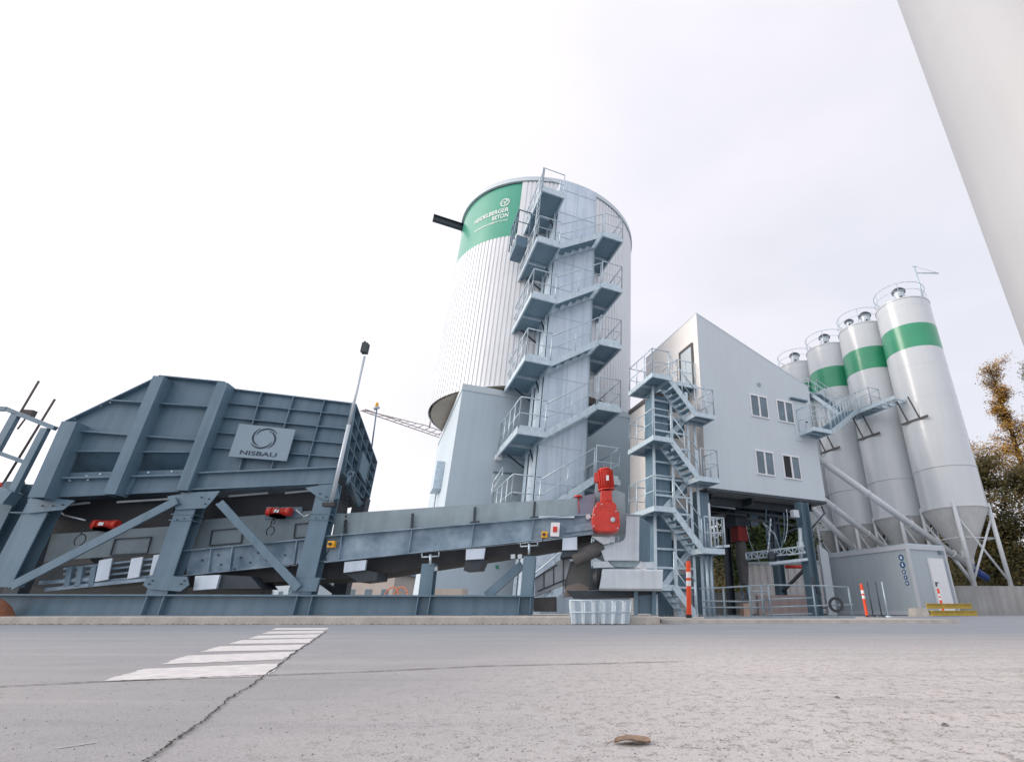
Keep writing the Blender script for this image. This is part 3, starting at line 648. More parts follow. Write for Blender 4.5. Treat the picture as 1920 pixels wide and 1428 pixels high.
# ------------------------------------------------------------ cement silos
RS2 = 1.5
def silo(c, label, davit=False, filters=1, src=None):
    t = root('cement_silo', label, 'silo', tuple(c), 'cement silos in a row')
    z0, z1 = 4.85, 17.0
    m = MB(); m.lathe(c, [(RS2, z0), (RS2, z1)], 64); m.lathe(c, [(RS2, z1), (0.01, z1 + .25)], 64)
    m.lathe(c, [(RS2 + .025, z1 - .03), (RS2 + .025, z1 + .05), (RS2 - .03, z1 + .06)], 64); sh = m.build('silo_shell', M['silo'], t)
    m = MB(); m.lathe(c, [(RS2 + .004, 13.75), (RS2 + .004, 15.25)], 64); m.build('green_band', M['green'], t)
    m = MB()
    for zz in (6.9,): m.lathe(c, [(RS2 + .002, zz - .035), (RS2 + .03, zz - .02), (RS2 + .03, zz + .02), (RS2 + .002, zz + .035)], 64)
    m.lathe(c, [(RS2 + .002, z0 - .02), (RS2 + .03, z0 - .02), (RS2 + .03, z0 + .05), (RS2 + .002, z0 + .05)], 64)
    for k in range(5): m.lathe(c, [(RS2 + .001, 8.9 + k * 1.9 - .01), (RS2 + .006, 8.9 + k * 1.9), (RS2 + .001, 8.9 + k * 1.9 + .01)], 64) if 13.6 < 0 or not (13.6 < 8.9 + k * 1.9 < 15.4) else None
    m.build_each('ring_seam', M['silo'], t)
    m = MB(); m.lathe(c, [(RS2 - .01, z0), (.3, 2.55), (.26, 2.2)], 48); m.build('cone', M['silocone'], t)
    legs = [ANG + math.pi / 4 + k * math.pi / 2 + math.radians(-12) for k in range(4)]
    P = [c + V((math.cos(a), math.sin(a), 0)) * (RS2 - .02) for a in legs]
    for p in P: m = MB(); m.tube(p + V((0, 0, 1.1)), p + V((0, 0, 5.1)), .105, 12); m.lathe(p, [(.01, 1.12), (.2, 1.12), (.2, 1.1)], 12); m.build('leg', M['silo'], t)
    m = MB()
    for i in range(4):
        a, b = P[i], P[(i + 1) % 4]
        m.tube(a + V((0, 0, 4.4)), b + V((0, 0, 1.4)), .055, 8); m.tube(b + V((0, 0, 4.6)), a + V((0, 0, 2.9)), .04, 8) if 0 else None
        if i % 2 == 0: m.tube(a + V((0, 0, 1.4)), b + V((0, 0, 4.4)), .055, 8)
        m.tube(a + V((0, 0, 3.4)), b + V((0, 0, 3.4)), .03, 8)
    m.build('bracing', M['silo'], t)
    # roof guard rail ring
    m = MB(); n = 24
    for i in range(n):
        a0, a1 = i * 2 * math.pi / n, (i + 1) * 2 * math.pi / n; q0 = c + V((math.cos(a0), math.sin(a0), 0)) * 1.44; q1 = c + V((math.cos(a1), math.sin(a1), 0)) * 1.44
        m.tube(q0 + V((0, 0, z1 + 1.1)), q1 + V((0, 0, z1 + 1.1)), .02, 5); m.tube(q0 + V((0, 0, z1 + .6)), q1 + V((0, 0, z1 + .6)), .014, 5)
        if i % 4 == 0: m.tube(q0 + V((0, 0, z1)), q0 + V((0, 0, z1 + 1.1)), .018, 5)
    m.build('guard_rail', M['galv'], t)
    for k in range(filters):
        fc = c + (V((-.42, -.75, 0)) if filters == 1 else (V((-.05, -.85, 0)), V((-.95, -.4, 0)))[k])
        s = 1.0 if k == 0 else .75
        m = MB(); m.lathe(fc, [(.3 * s, z1), (.3 * s, z1 + .75 * s), (.36 * s, z1 + .78 * s)], 20); fo = m.build('dust_filter', M['stainlt'], t)
        m = MB(); m.lathe(fc, [(.38 * s, z1 + .74 * s), (.4 * s, z1 + .85 * s), (.25 * s, z1 + 1.0 * s), (.01, z1 + 1.05 * s)], 20); m.build('filter_cap', M['steel_dk'], fo)
        m = MB(); m.tube(fc + V((-.1, -.3 * s, z1 + .25)), fc + V((-.1, -.34 * s, z1 + .25)), .09, 10); m.build('inspection_hatch', M['black'], fo)
    if davit:
        m = MB(); q = c + V((.85, -.95, 0)); m.tube(q + V((0, 0, z1)), q + V((0, 0, z1 + 2.6)), .055, 8); top = q + V((0, 0, z1 + 2.1))
        m.tube(top, top + V((1.45, .1, .05)), .04, 8); m.tube(q + V((0, 0, z1 + 2.6)), top + V((1.35, .1, .1)), .012, 5); m.tube(q + V((-.12, 0, z1 + 2.58)), q + V((.12, 0, z1 + 2.58)), .04, 6)
        m.build('davit', M['galv'], t)
    return t
c3, c2 = V((16.5, 26.3, 0)), V((15.2, 29.1, 0)); c1, c0 = V((13.9, 31.9, 0)), V((12.6, 34.7, 0))
silo(c3, 'nearest white silo at the right end of the row with a davit on its roof', davit=True)
silo(c2, 'second white silo from the right with two capped filters on its roof', filters=2)
silo(c1, 'third white silo from the right with its green band half hidden by the stairs')
silo(c0, 'farthest white silo at the left end of the row mostly hidden by the building')
# silo base wall and raised yard
F3 = Frame(16.5, 26.3, ANG)
m = MB(); m.prism([V((13.2, 22.6, 0)), V((34, 24.4, 0)), V((34, 24.7, 0)), V((13.2, 22.9, 0))], V((0, 0, 1.12)))
m.build('retaining_wall', M['concd'], None, label='low grey concrete retaining wall right of the site cabin', category='wall', loc=(13.2, 22.6, 0))
m = MB(); m.add([(9.8, 26.6, 1.1), (13.3, 22.85, 1.1), (60, 24.6, 1.1), (60, 60, 1.1), (0, 60, 1.1), (0, 40, 1.1), (9.5, 27, 1.1)], [(0, 1, 2, 3, 4, 5, 6)]); m.prism([V((9.3, 26.8, 0)), V((9.5, 26.9, 0)), V((0, 40, 0)), V((-.2, 40, 0))], V((0, 0, 1.1)))
m.build('raised_yard', M['concd'], None, kind='structure')

# ------------------------------------------------------------ elevated walkway
wk = root('silo_walkway', 'galvanised walkway and stairs climbing from the building to the silos', 'walkway', (9, 22.4, 0))
cA = PB.at(1524, 826, .5); zA = 7.5; FA = Frame(S2.p(aR, FBk, 0).x, S2.p(aR, FBk, 0).y, ANG)
fr = landing(FA, -.98, .02, -.85, -.02, zA, wk, 1); r = MB(); rail(r, [FA.p(-1.01, -.05, zA), FA.p(-1.01, -.88, zA), FA.p(.05, -.88, zA)], 1.08, .5); r.build('handrail', M['galv'], fr)
mE = V((14.55, 25.6, 10.9)); mM = V((13.2, 28.35, 10.9)); d = (mM - mE).normalized(); nrm = V((-d.y, d.x, 0))   # towards -e1
if nrm.x > 0: nrm = -nrm
st0 = FA.p(.06, -.42, zA)
def sflight(p, q, wdt, side, name='stair_flight', rb=True):
    m = MB(); p, q = V(p), V(q); dd = (q - p); s_ = V((dd.y, -dd.x, 0)).normalized() * wdt / 2
    m.bar(p + s_, q + s_, .03, .24); m.bar(p - s_, q - s_, .03, .24); o = m.build(name, M['galv'], wk)
    t_ = MB(); n = max(4, int(abs(dd.z) / .2))
    for i in range(1, n):
        c = p.lerp(q, i / n); f = V((dd.x, dd.y, 0)).normalized() * .12; t_.hexa([c - s_ - f, c + s_ - f, c + s_ + f, c - s_ + f], [x + V((0, 0, .03)) for x in (c - s_ - f, c + s_ - f, c + s_ + f, c - s_ + f)])
    t_.build('treads', M['grate'], o); r = MB(); rail(r, [p + s_ + V((0, 0, .1)), q + s_ + V((0, 0, .1))], 1.0, .9); rail(r, [p - s_ + V((0, 0, .1)), q - s_ + V((0, 0, .1))], 1.0, .9); r.build('handrail', M['galv'], o)
sflight(st0, mM + nrm * .3 + V((-.1, -.5, -.0)), .8, 1)
m = MB(); hw = .42
for s in (-1, 1): m.bar(mE + nrm * hw * s - d * .1 + V((0, 0, -.12)), mM + nrm * hw * s + d * .6 + V((0, 0, -.12)), .06, .2)
m2 = MB(); k = 7
for i in range(k):
    q0, q1 = mE.lerp(mM, i / k), mE.lerp(mM, (i + 1) / k); m.bar(q0 + nrm * hw + V((0, 0, -.13)), q1 - nrm * hw + V((0, 0, -.13)), .04, .06); m.bar(q0 - nrm * hw + V((0, 0, -.13)), q0 + nrm * hw + V((0, 0, -.13)), .05, .08)
m.build('platform_frame', M['galv'], wk)
q0 = mE.lerp(mM, .45); m2.hexa([q0 - nrm * hw, q0 + nrm * hw, mM + nrm * hw + d * .6, mM - nrm * hw + d * .6], [x + V((0, 0, .03)) for x in (q0 - nrm * hw, q0 + nrm * hw, mM + nrm * hw + d * .6, mM - nrm * hw + d * .6)]); m2.build('deck', M['grate'], wk)
r = MB(); rail(r, [q0 + nrm * hw, mM + nrm * hw - d * .3], 1.08, .6); rail(r, [q0 - nrm * hw, q0 + nrm * hw], 1.08, .6); rail(r, [q0 - nrm * hw, mM - nrm * hw], 1.08, .6); r.build('handrail', M['galv'], wk)
m = MB()
for c in (c3, c2, c1):
    b = V((c.x, c.y, 0)) - V((S2.e1.x, S2.e1.y, 0)) * 1.5; b = b + S2.e2 * -.35
    m.bar(b + nrm * .55 + V((0, 0, 10.72)) - V((0, .0, 0)), b + V((0, 0, 9.6)), .06, .06); m.bar(b + S2.e2 * .7 + nrm * .55 + V((0, 0, 10.72)), b + S2.e2 * .7 + V((0, 0, 9.6)), .06, .06)
    m.bar(b - S2.e2 * .5 + V((0, 0, 9.55)), b + S2.e2 * 1.1 + V((0, 0, 9.55)), .05, .12)
m.build_each('bracket', M['rubberbr'], wk)
mT = V((12.15, 31.2, 13.5))
sflight(mM + d * .4 + nrm * .1, mT, .7, 1, 'upper_stair_flight')
FT = Frame(mT.x, mT.y, ANG); fr = landing(FT, -.5, .45, -.1, 1.0, 13.5, wk, 1); r = MB(); rail(r, [FT.p(.45, 1.0, 13.5), FT.p(-.5, 1.0, 13.5), FT.p(-.5, -.1, 13.5)], 1.05, .5); r.build('handrail', M['galv'], fr)
# roof edge walkway behind the roof slope
rw = MB(); 
rail(rw, [S2.p(aR - 1.7, FBk + 3.0, zTR + .55), S2.p(aR + .3, FBk + 3.0, zTR - .1)], 1.2, .6); rw.build('roof_handrail', M['galv'], mb_)

# ------------------------------------------------------------ screw conveyors
def screw(p, q, r, label, end=True):
    p, q = V(p), V(q); t = root('screw_conveyor', label, 'screw conveyor', tuple(q), 'screw conveyors from silos to building')
    m = MB(); m.tube(p, q, r, 20); m.build('tube', M['silo'], t); m = MB(); L = (q - p).length; dd = (q - p).normalized()
    k = 1.6
    while k < L: m.tube(p + dd * (k - .03), p + dd * (k + .03), r * 1.22, 20); k += 2.6
    m.build_each('flange', M['silo'], t)
    if end:
        m = MB(); m.tube(q, q + dd * .25, r * 1.3, 16); m.tube(q + dd * .25, q + dd * .9, r * 1.05, 16); m.build('motor', M['bluemotor'], t)
        m = MB(); m.tube(q - dd * .3, q - dd * .3 + V((0, 0, .65)), r * 1.1, 16); m.tube(q - dd * .3 + V((0, 0, .3)), q - dd * .3 + V((0, 0, .36)), r * 1.6, 16); m.build('inlet_spout', M['silocone'], t)
screw(S2.p(aR - .3, FBk + .9, 7.35), V((16.4, 25.9, 2.05)), .16, 'long white screw conveyor slanting down in front to the nearest silo')
screw(S2.p(aR - .3, FBk + 2.6, 6.9), V((15.1, 28.9, 2.2)), .15, 'middle white screw conveyor running down to the second silo')
screw(S2.p(aR - .3, FBk + 2.0, 5.7), V((13.7, 30.2, 2.2)), .15, 'lowest white screw conveyor entering the building wall below the other two')

cl_ = root('pipe_bundle', 'cluster of cables and thin pipes hanging beneath the mixing building', 'pipes', tuple(atY(1480, 1040, 21.5)))
R_ = random.Random(11)
for k in range(9):
    x0 = R_.uniform(1395, 1500); y0 = R_.uniform(950, 985); x1 = x0 + R_.uniform(-14, 26); y1 = R_.uniform(1010, 1075); Y = R_.uniform(20.8, 23.2); m = MB()
    a, b = atY(x0, y0, Y), atY(x1, y1, Y); mid = a.lerp(b, .5) + V((R_.uniform(-.25, .25), 0, -.1)); pts = [a * (1 - t) ** 2 + mid * 2 * t * (1 - t) + b * t * t for t in [i / 8 for i in range(9)]]
    m.path(pts, R_.uniform(.015, .035), 6); m.build('hanging_pipe', M[R_.choice(['black', 'steel', 'galv'])], cl_)
m = MB()
for x0, y0, x1, y1 in ((1378, 958, 1500, 972), (1400, 972, 1490, 985), (1468, 1000, 1504, 986), (1350, 960, 1400, 966)): m.bar(atY(x0, y0, 22), atY(x1, y1, 22), .09, .09)
m.build_each('cross_member', M['steel_dk'], cl_)
m = MB(); p0 = atY(1406, 972, 23); m.fbox(Frame(p0.x, p0.y, ANG), -.3, .3, -.2, .2, p0.z - .3, p0.z + .2); m.build_each('valve_block', M['steel'], cl_)
m = MB(); p0 = atY(1490, 962, 20.4); m.fbox(Frame(p0.x, p0.y, ANG), -.14, .14, -.1, .1, p0.z - .16, p0.z + .12); m.build('work_lamp', M['stainlt'], cl_)
# ------------------------------------------------------------ feed hopper
HP = Plane(-7.5, 8.5, 1, .2)          # hopper front
BP = Plane(-7.0, 8.5, 1, .1)          # base frame / conveyor plane
hp = root('feed_hopper', 'large blue-grey steel feed hopper with ribbed walls and round-logo sign on braced frame', 'hopper', tuple(V((-7.5, 8.6, .1))))
def poly(P, pts, off, th, mbd=None):
    m = mbd or MB(); m.prism([P.at(x, y, off) for x, y in pts], -P.n * th); return m
# front wall: upper plates, inward sloping plates, lower skirt
TOPL = [(126, 791), (302, 706), (424, 718)]
poly(HP, [(108, 846), (126, 791), (302, 706), (424, 718), (366, 848)], 0, .03).build('front_wall', M['steel'], hp)
m = MB(); a, b = (104, 846), (368, 848); c, d = (352, 888), (84, 891)
m.add([HP.at(*a, -.02), HP.at(*b, -.02), HP.at(*c, -.32), HP.at(*d, -.32)], [(0, 1, 2, 3)]); m.build('sloping_plate', M['steel'], hp)
poly(HP, [(84, 887), (352, 880), (352, 893), (82, 899)], -.02, .3).build('ledge', M['steel'], hp)
poly(HP, [(80, 898), (350, 890), (338, 921), (58, 934)], .02, .03).build('lower_skirt', M['steel'], hp)
poly(HP, [(424, 718), (430, 729), (662, 757), (637, 884), (360, 890), (366, 848)], 0, .03).build('front_wall', M['steel'], hp)
# horizontal stiffeners, left half
m = MB()
def hrib(m, P, p, q, wid, dep, off=0): m.bar(P.at(*p, off + dep / 2), P.at(*q, off + dep / 2), wid, dep, P.n)
hrib(m, HP, (212, 752), (415, 765), .022, .13); hrib(m, HP, (124, 807), (383, 827), .022, .13); hrib(m, HP, (108, 846), (366, 848), .022, .08); hrib(m, HP, (84, 898), (350, 891), .03, .12)
hrib(m, HP, (126, 791), (302, 706), .02, .10); hrib(m, HP, (302, 706), (424, 718), .02, .12)
m.build('horizontal_ribs', M['steel'], hp)
def channel(P, p, q, wpx, dep, nm='rib'):    # channel: front flange plus web on its right edge
    m = MB(); (x0, y0), (x1, y1) = p, q
    A, B = P.at(x0, y0, dep), P.at(x1, y1, dep); w = wpx * .0088
    m.bar(A, B, w, .02, P.n); r = P.d * (w / 2 - .01)
    m.bar(A + r - P.n * dep / 2, B + r - P.n * dep / 2, .02, dep, P.n)
    m.bar(A - r - P.n * dep / 2, B - r - P.n * dep / 2, .02, dep, P.n)
    m.build(nm, M['steel'], hp)
channel(HP, (131, 790), (68, 932), 24, .26); channel(HP, (298, 705), (205, 926), 19, .26); channel(HP, (418, 717), (341, 919), 19, .28)
m = MB()
for x, y, x1, y1 in ((95, 898, 80, 932), (246, 895, 230, 926), (368, 893, 352, 924)): m.bar(HP.at(x, y, .045), HP.at(x1, y1, .045), .17, .05, HP.n)
m.build_each('splice_plate', M['steel'], hp)
# right half grid
m = MB()
for p, q in (((428, 756), (656, 779)), ((417, 782), (651, 805)), ((407, 811), (645, 832)), ((395, 839), (640, 858))): hrib(m, HP, p, q, .014, .09)
hrib(m, HP, (430, 729), (662, 757), .02, .07)
for p, q in (((492, 738), (449, 884)), ((552, 744), (509, 882)), ((610, 750), (575, 880)), ((662, 757), (638, 880)), ((431, 730), (378, 884))): hrib(m, HP, p, q, .014, .088)
m.build('panel_grid', M['steel'], hp)
# end wall (right side) receding
cor = HP.at(662, 757); EP = Plane(cor.x, cor.y, -.204, 1); EP.n = V((-EP.d.y, EP.d.x, 0)); EP.n = EP.n if EP.n.x > 0 else -EP.n
m = MB(); m.prism([EP.at(663, 757), EP.at(703, 866), EP.at(686, 946), EP.at(640, 888)], -EP.n * .03); m.build('end_wall', M['steel_dk'], hp)
m = MB()
def lerp2(a, b, t): return (a[0] + (b[0] - a[0]) * t, a[1] + (b[1] - a[1]) * t)
for t in (0, .2, .4, .6, .8, 1): m.bar(EP.at(*lerp2((663, 757), (641, 888), t), .05), EP.at(*lerp2((703, 866), (686, 946), t), .05), .02, .1, EP.n)
for t in (0, .2, .4, .6, .8, 1): m.bar(EP.at(*lerp2((663, 757), (703, 866), t), .05), EP.at(*lerp2((641, 888), (686, 946), t), .05), .02, .1, EP.n)
m.build('end_wall_ribs', M['steel'], hp)
m = MB(); m.prism([EP.at(676, 845, .1), EP.at(688, 870, .1), EP.at(680, 905, .1), EP.at(668, 882, .1)], EP.n * .05); m.build('access_hatch', M['steel'], hp)
m = MB(); m.prism([EP.at(645, 892, .06), EP.at(657, 905, .12), EP.at(682, 945, .12), EP.at(672, 950, .06)], -EP.n * .05 + V((0, 0, 0))); m.build('discharge_lip', M['steel'], hp)
# top rim walls giving the hopper its depth
cl, cm, cr_, cb = HP.at(126, 791), HP.at(302, 706), HP.at(424, 718), HP.at(662, 757)
back = -HP.n * 2.0; m = MB()
m.add([cl, cl + back, V((cl.x, cl.y, .9)) + back, HP.at(60, 932)], [(0, 1, 2, 3)])
m.add([HP.at(126, 791) + back, HP.at(302, 706) + back - V((0, 0, .4)), HP.at(424, 718) + back - V((0, 0, .5)), EP.at(703, 866), EP.at(686, 946), V((cl.x, cl.y, 1.2)) + back], [(0, 1, 2, 3, 4, 5)])
m.build('rear_walls', M['steel_dk'], hp)
# bolts: small bright fastener heads
m = MB()
for x, y in ((141, 785), (190, 761), (208, 755), (437, 732), (165, 893), (190, 889), (280, 886), (324, 884), (133, 901), (167, 900), (470, 887), (520, 885), (560, 883), (610, 881)):
    q = HP.at(x, y, .04); m.tube(q, q + HP.n * .03, .016, 6)
m.build_each('bolt', M['galv'], hp)
# sign plate
P4 = [(449, 794), (554, 805), (537, 864), (428, 855)]
po = .17
m = poly(HP, P4, po, .02); sp = m.build('sign_plate', mat('sign_blue_grey', (.24, .33, .40), .4, 0, .06, 2), hp); sp['label'] = 'pale blue-grey sign plate with dark ring emblem and lettering'
o_ = HP.at(*P4[3], po + .004); ex = (HP.at(*P4[2], po + .004) - o_); ey = (HP.at(*P4[0], po + .004) - o_); W, H = ex.length, ey.length
def sgn(x, y): return o_ + ex * (x / W) + ey * (y / H)
vs, fs = text_mesh('NISBAU', .14); tw_ = max(v[0] for v in vs); kx = .64 * W / tw_
m = MB(); m.add([sgn(.16 * W + x * kx, .09 * H + y * .75) for x, y in vs], fs); m.build('sign_lettering', M['letter'], sp)
m = MB(); cx, cy, R0 = .50 * W, .62 * H, .30 * H      # six interlocking crescents
for k in range(4):
    t0 = k * math.pi / 2 + .5; n = 18; Lp = []; Rp = []
    for i in range(n + 1):
        u = i / n; t = t0 + u * 2.35; r = R0 * (1.14 - .34 * u); wd = R0 * .17 * math.sin(math.pi * min(1, u * .96 + .03)) ** .8 + .001
        Lp.append(sgn(cx + math.cos(t) * (r + wd / 2) * 1.02, cy + math.sin(t) * (r + wd / 2))); Rp.append(sgn(cx + math.cos(t) * (r - wd / 2) * 1.02, cy + math.sin(t) * (r - wd / 2)))
    m.add(Lp + Rp, [(i, i + 1, n + 2 + i, n + 1 + i) for i in range(n)])
m.build('ring_emblem', M['letter'], sp)
# ------------------------------------------------------------ hopper support frame
m = MB(); A, B = BP.at(366, 904, .06), BP.at(634, 892, .06); m.ibeam(A, B, .30, .2, .022); m.build('upper_beam', M['steel'], hp)
def pcol(x0, y0, x1, y1, w, d=.22, off=.0, nm='column'):
    m = MB(); p, q = BP.at(x0, y0, off), BP.at(x1, y1, off); u = BP.n
    m.bar(p + u * (d / 2 - .01), q + u * (d / 2 - .01), w, .02, u); m.bar(p - u * (d / 2 - .01), q - u * (d / 2 - .01), w, .02, u); m.bar(p, q, .02, d - .04, u)
    return m.build(nm, M['steel'], hp)
pcol(367, 925, 303, 1114, .30, off=.03); pcol(620, 908, 571, 1114, .29, off=.03); pcol(97, 925, 8, 1100, .36, off=.02); pcol(40, 905, -60, 1100, .30, off=-.35)
m = MB()
for x, y, x1, y1 in ((372, 958, 340, 962), (312, 1060, 276, 1066)): pass
m.prism([BP.at(x, y, .17) for x, y in ((370, 922), (412, 920), (398, 938), (385, 952), (365, 953), (330, 955), (322, 942), (313, 930), (345, 925))], -BP.n * .02)
m.prism([BP.at(x, y, .17) for x, y in ((632, 906), (636, 934), (612, 938), (594, 930), (572, 914), (590, 911))], -BP.n * .02)
m.prism([BP.at(x, y, .17) for x, y in ((70, 930), (140, 938), (118, 955), (50, 962), (52, 935))], -BP.n * .02)
m.prism([BP.at(x, y, .17) for x, y in ((279, 1104), (268, 1096), (274, 1084), (286, 1080), (350, 1080), (354, 1096), (338, 1108))], -BP.n * .02)
m.prism([BP.at(x, y, .17) for x, y in ((540, 1108), (548, 1086), (600, 1082), (592, 1108))], -BP.n * .02)
m.build_each('gusset_plate', M['steel'], hp)
m = MB(); m.bar(BP.at(22, 1098, .2), BP.at(332, 938, .2), .13, .03, BP.n); m.bar(BP.at(22, 1101, .15), BP.at(332, 941, .15), .03, .1, BP.n); m.build('brace', M['steel'], hp)
m = MB(); m.bar(BP.at(412, 942, .2), BP.at(560, 1102, .2), .11, .03, BP.n); m.bar(BP.at(409, 945, .15), BP.at(557, 1105, .15), .03, .1, BP.n); m.build('brace', M['steel'], hp)
m = MB(); A, B = BP.at(-80, 1136, .06), BP.at(1000, 1136, .06); zc = .25; A.z = zc; B.z = zc; m.ibeam(A, B, .31, .24, .022)
m.build('base_beam', M['steel'], hp)
m = MB()
for x, y in ((280, 1118), (312, 1118), (560, 1117), (588, 1117), (786, 1117), (808, 1117), (975, 1117), (996, 1117)): q = BP.at(x, y, .12); m.bar(V((q.x, q.y, .12)), V((q.x, q.y, .385)), .014, .1, BP.n)
m.build_each('web_stiffener', M['steel'], hp)
m = MB(); A, B = BP.at(-80, 1136, -1.9), BP.at(640, 1136, -1.9); A.z = B.z = zc; m.ibeam(A, B, .31, .24, .022); m.build('rear_base_beam', M['steel_dk'], hp)
for x in (30, 330, 640):
    q = BP.at(x, 1110, -1.9); m = MB(); m.bar(V((q.x, q.y, .4)), V((q.x, q.y, 2.3)), .25, .22, BP.n); m.build('rear_column', M['steel_dk'], hp)
q = BP.at(640, 1110, -1.9); m = MB(); m.bar(V((q.x, q.y, .45)), V((q.x - .9, q.y - .1, 1.0)), .12, .1); m.build('rear_brace', M['steel_dk'], hp)
# rubber skirts / dark chutes
m = poly(BP, [(95, 940), (330, 930), (318, 992), (120, 1003), (88, 1000)], -.35, 1.1); m.build('rubber_skirt', M['black'], hp)
m = poly(BP, [(388, 935), (605, 918), (600, 962), (385, 980)], -.35, 1.1); m.build('rubber_skirt', M['black'], hp)
m = MB(); m.bar(BP.at(130, 946, -.2), BP.at(168, 942, -.2), .03, .03); m.bar(BP.at(220, 941, -.2), BP.at(318, 935, -.2), .03, .03); m.bar(BP.at(430, 930, -.2), BP.at(502, 924, -.2), .03, .03); m.bar(BP.at(535, 924, -.2), BP.at(598, 918, -.2), .03, .03); m.build_each('gate_rod', M['stainlt'], hp)
# vibrator motors
for x, y, ln in ((198, 983, 46), (524, 959, 44)):
    a, b = BP.at(x - ln / 2, y, -.1), BP.at(x + ln / 2, y, -.1); m = MB(); d = (b - a)
    m.tube(a + d * .2, b - d * .2, .062, 18); m.tube(a, a + d * .2, .072, 18); m.tube(b - d * .2, b, .072, 18)
    for q_ in range(5): m.tube(a + d * (.3 + q_ * .1), a + d * (.33 + q_ * .1), .068, 18); m.fbox(Frame(a.x, a.y, 0), .12, .26, -.1, .1, a.z - .1, a.z - .05)
    o = m.build('vibrator_motor', M['red'], hp)
    m = MB(); c = a.lerp(b, .48); m.bar(c + BP.n * .08 - V((.04, 0, 0)), c + BP.n * .08 + V((.04, 0, 0)), .05, .006, BP.n); m.build('rating_plate', M['stainlt'], o)
m = poly(BP, [(500, 950), (566, 950), (564, 970), (496, 973)], -.2, .03); m.build('motor_bracket', M['steel'], hp)

# ------------------------------------------------------------ belt conveyor
cv = root('belt_conveyor', 'long inclined belt conveyor with worn blue side beams and grey sheet guards', 'conveyor', tuple(BP.at(800, 1140) * 1))
off = -.12
poly(BP, [(97, 1001), (337, 985), (322, 1035), (82, 1052)], off - .1, .05).build('side_sheet', mat('shaded_sheet', (.19, .25, .28), .5, .05, .15, 2, streak=.3), cv)  # sheets under the hopper are coloured darker, its shadow painted in
poly(BP, [(370, 975), (605, 955), (600, 1008), (352, 1031)], off - .1, .05).build('side_sheet', mat('shaded_sheet', (.19, .25, .28), .5, .05, .15, 2, streak=.3), cv)
m = poly(BP, [(645, 962), (893, 945), (1108, 932), (1106, 966), (1000, 974), (622, 1006), (630, 962)], off - .06, .03); m.build('side_guard', M['stain'], cv)
m = MB()
for pts in (((216, 1010), (284, 1006), (276, 1036), (207, 1040)), ((398, 994), (456, 989), (452, 1017), (393, 1022)), ((554, 982), (592, 979), (590, 1004), (551, 1008))):
    for i in range(4): m.bar(BP.at(*pts[i], off - .08), BP.at(*pts[(i + 1) % 4], off - .08), .012, .02, BP.n)
m.build('hatch_frames', M['steel_dk'], cv)
# guard posts
m = MB()
for x, y, y1 in ((648, 975, 1003), (774, 962, 992), (891, 950, 979), (1003, 940, 970)): m.bar(BP.at(x, y, off), BP.at(x - 2, y1, off), .04, .03, BP.n); m.bar(BP.at(x - 9, y1 + 1, off + .02), BP.at(x + 8, y1 - 1, off + .02), .03, .06, BP.n)
m.build_each('guard_post', M['steel_dk'], cv)
def cbeam(x0, y0, x1, y1, hpx0, hpx1, nm, of=0.0):
    m = MB(); a0, a1 = BP.at(x0, y0, of), BP.at(x1, y1, of); b0, b1 = BP.at(x0, y0 + hpx0, of), BP.at(x1, y1 + hpx1, of)
    m.prism([a0, a1, b1, b0], -BP.n * .015); m.bar(a0 + BP.n * .04, a1 + BP.n * .04, .12, .016, V((0, 0, 1))) if 0 else m.bar(a0 + BP.n * .03, a1 + BP.n * .03, .016, .1, BP.n); m.bar(b0 + BP.n * .03, b1 + BP.n * .03, .016, .1, BP.n)
    return m.build(nm, M['conv'], cv)
cbeam(612, 1006, 1003, 973, 48, 40, 'side_beam'); cbeam(1003, 973, 1112, 965, 40, 36, 'side_beam')
cbeam(350, 1033, 612, 1008, 46, 44, 'side_beam', -.1)
m = MB()
for x, y in ((642, 1004), (773, 993), (889, 983), (1001, 973), (398, 1028), (438, 1025), (558, 1014), (583, 1011)): m.bar(BP.at(x, y, .03), BP.at(x - 6, y + 44, .03), .012, .07, BP.n)
m.build_each('beam_stiffener', M['conv'], cv)
m = MB()
for x, y in ((410, 1040), (452, 1045), (484, 1036), (415, 1058), (470, 1054), (500, 1050), (535, 1040), (545, 1060), (575, 1030), (380, 1050), (590, 1044), (395, 1068), (440, 1066)):
    q = BP.at(x, y, -.1); m.tube(q, q + BP.n * .02, .014, 6)
m.build_each('bolt', M['steel_dk'], cv)
# belts below, dark
poly(BP, [(355, 1080), (606, 1054), (1003, 1016), (1110, 1002), (1108, 1014), (1003, 1032), (642, 1086), (560, 1088), (352, 1100)], -.25, .9).build('return_belt', M['belt'], cv)
# left bottom drive/tail assembly
poly(BP, [(110, 1062), (300, 1044), (296, 1078), (262, 1088), (170, 1098), (84, 1104), (60, 1098), (78, 1075)], -.3, .5).build('tail_frame', M['steel_dk'], cv)
m = MB()
for i, (x, y, w, h) in enumerate(((196, 1068, 20, 40), (255, 1064, 18, 38), (296, 1058, 17, 38))): m.bar(BP.at(x + 3, y - h / 2, .02), BP.at(x - 5, y + h / 2, .02), w * .0088, .02, BP.n)
m.build_each('bright_plate', M['galvpan'], cv)
m = MB()
for y0, y1 in ((1058, 1046), (1068, 1056), (1078, 1067), (1088, 1078)): m.bar(BP.at(120, y0 + 8, -.05), BP.at(298, y1, -.05), .03, .03)
m.bar(BP.at(75, 1092, -.02), BP.at(180, 1085, -.02), .04, .05); m.bar(BP.at(85, 1105, 0), BP.at(275, 1086, 0), .03, .05); m.build_each('tail_rail', M['conv'], cv)
m = MB()
for x in (130, 150, 175): m.bar(BP.at(x + 3, 1062, .0), BP.at(x - 3, 1098, .0), .07, .05, BP.n)
m.build_each('tail_post', M['steel'], cv)
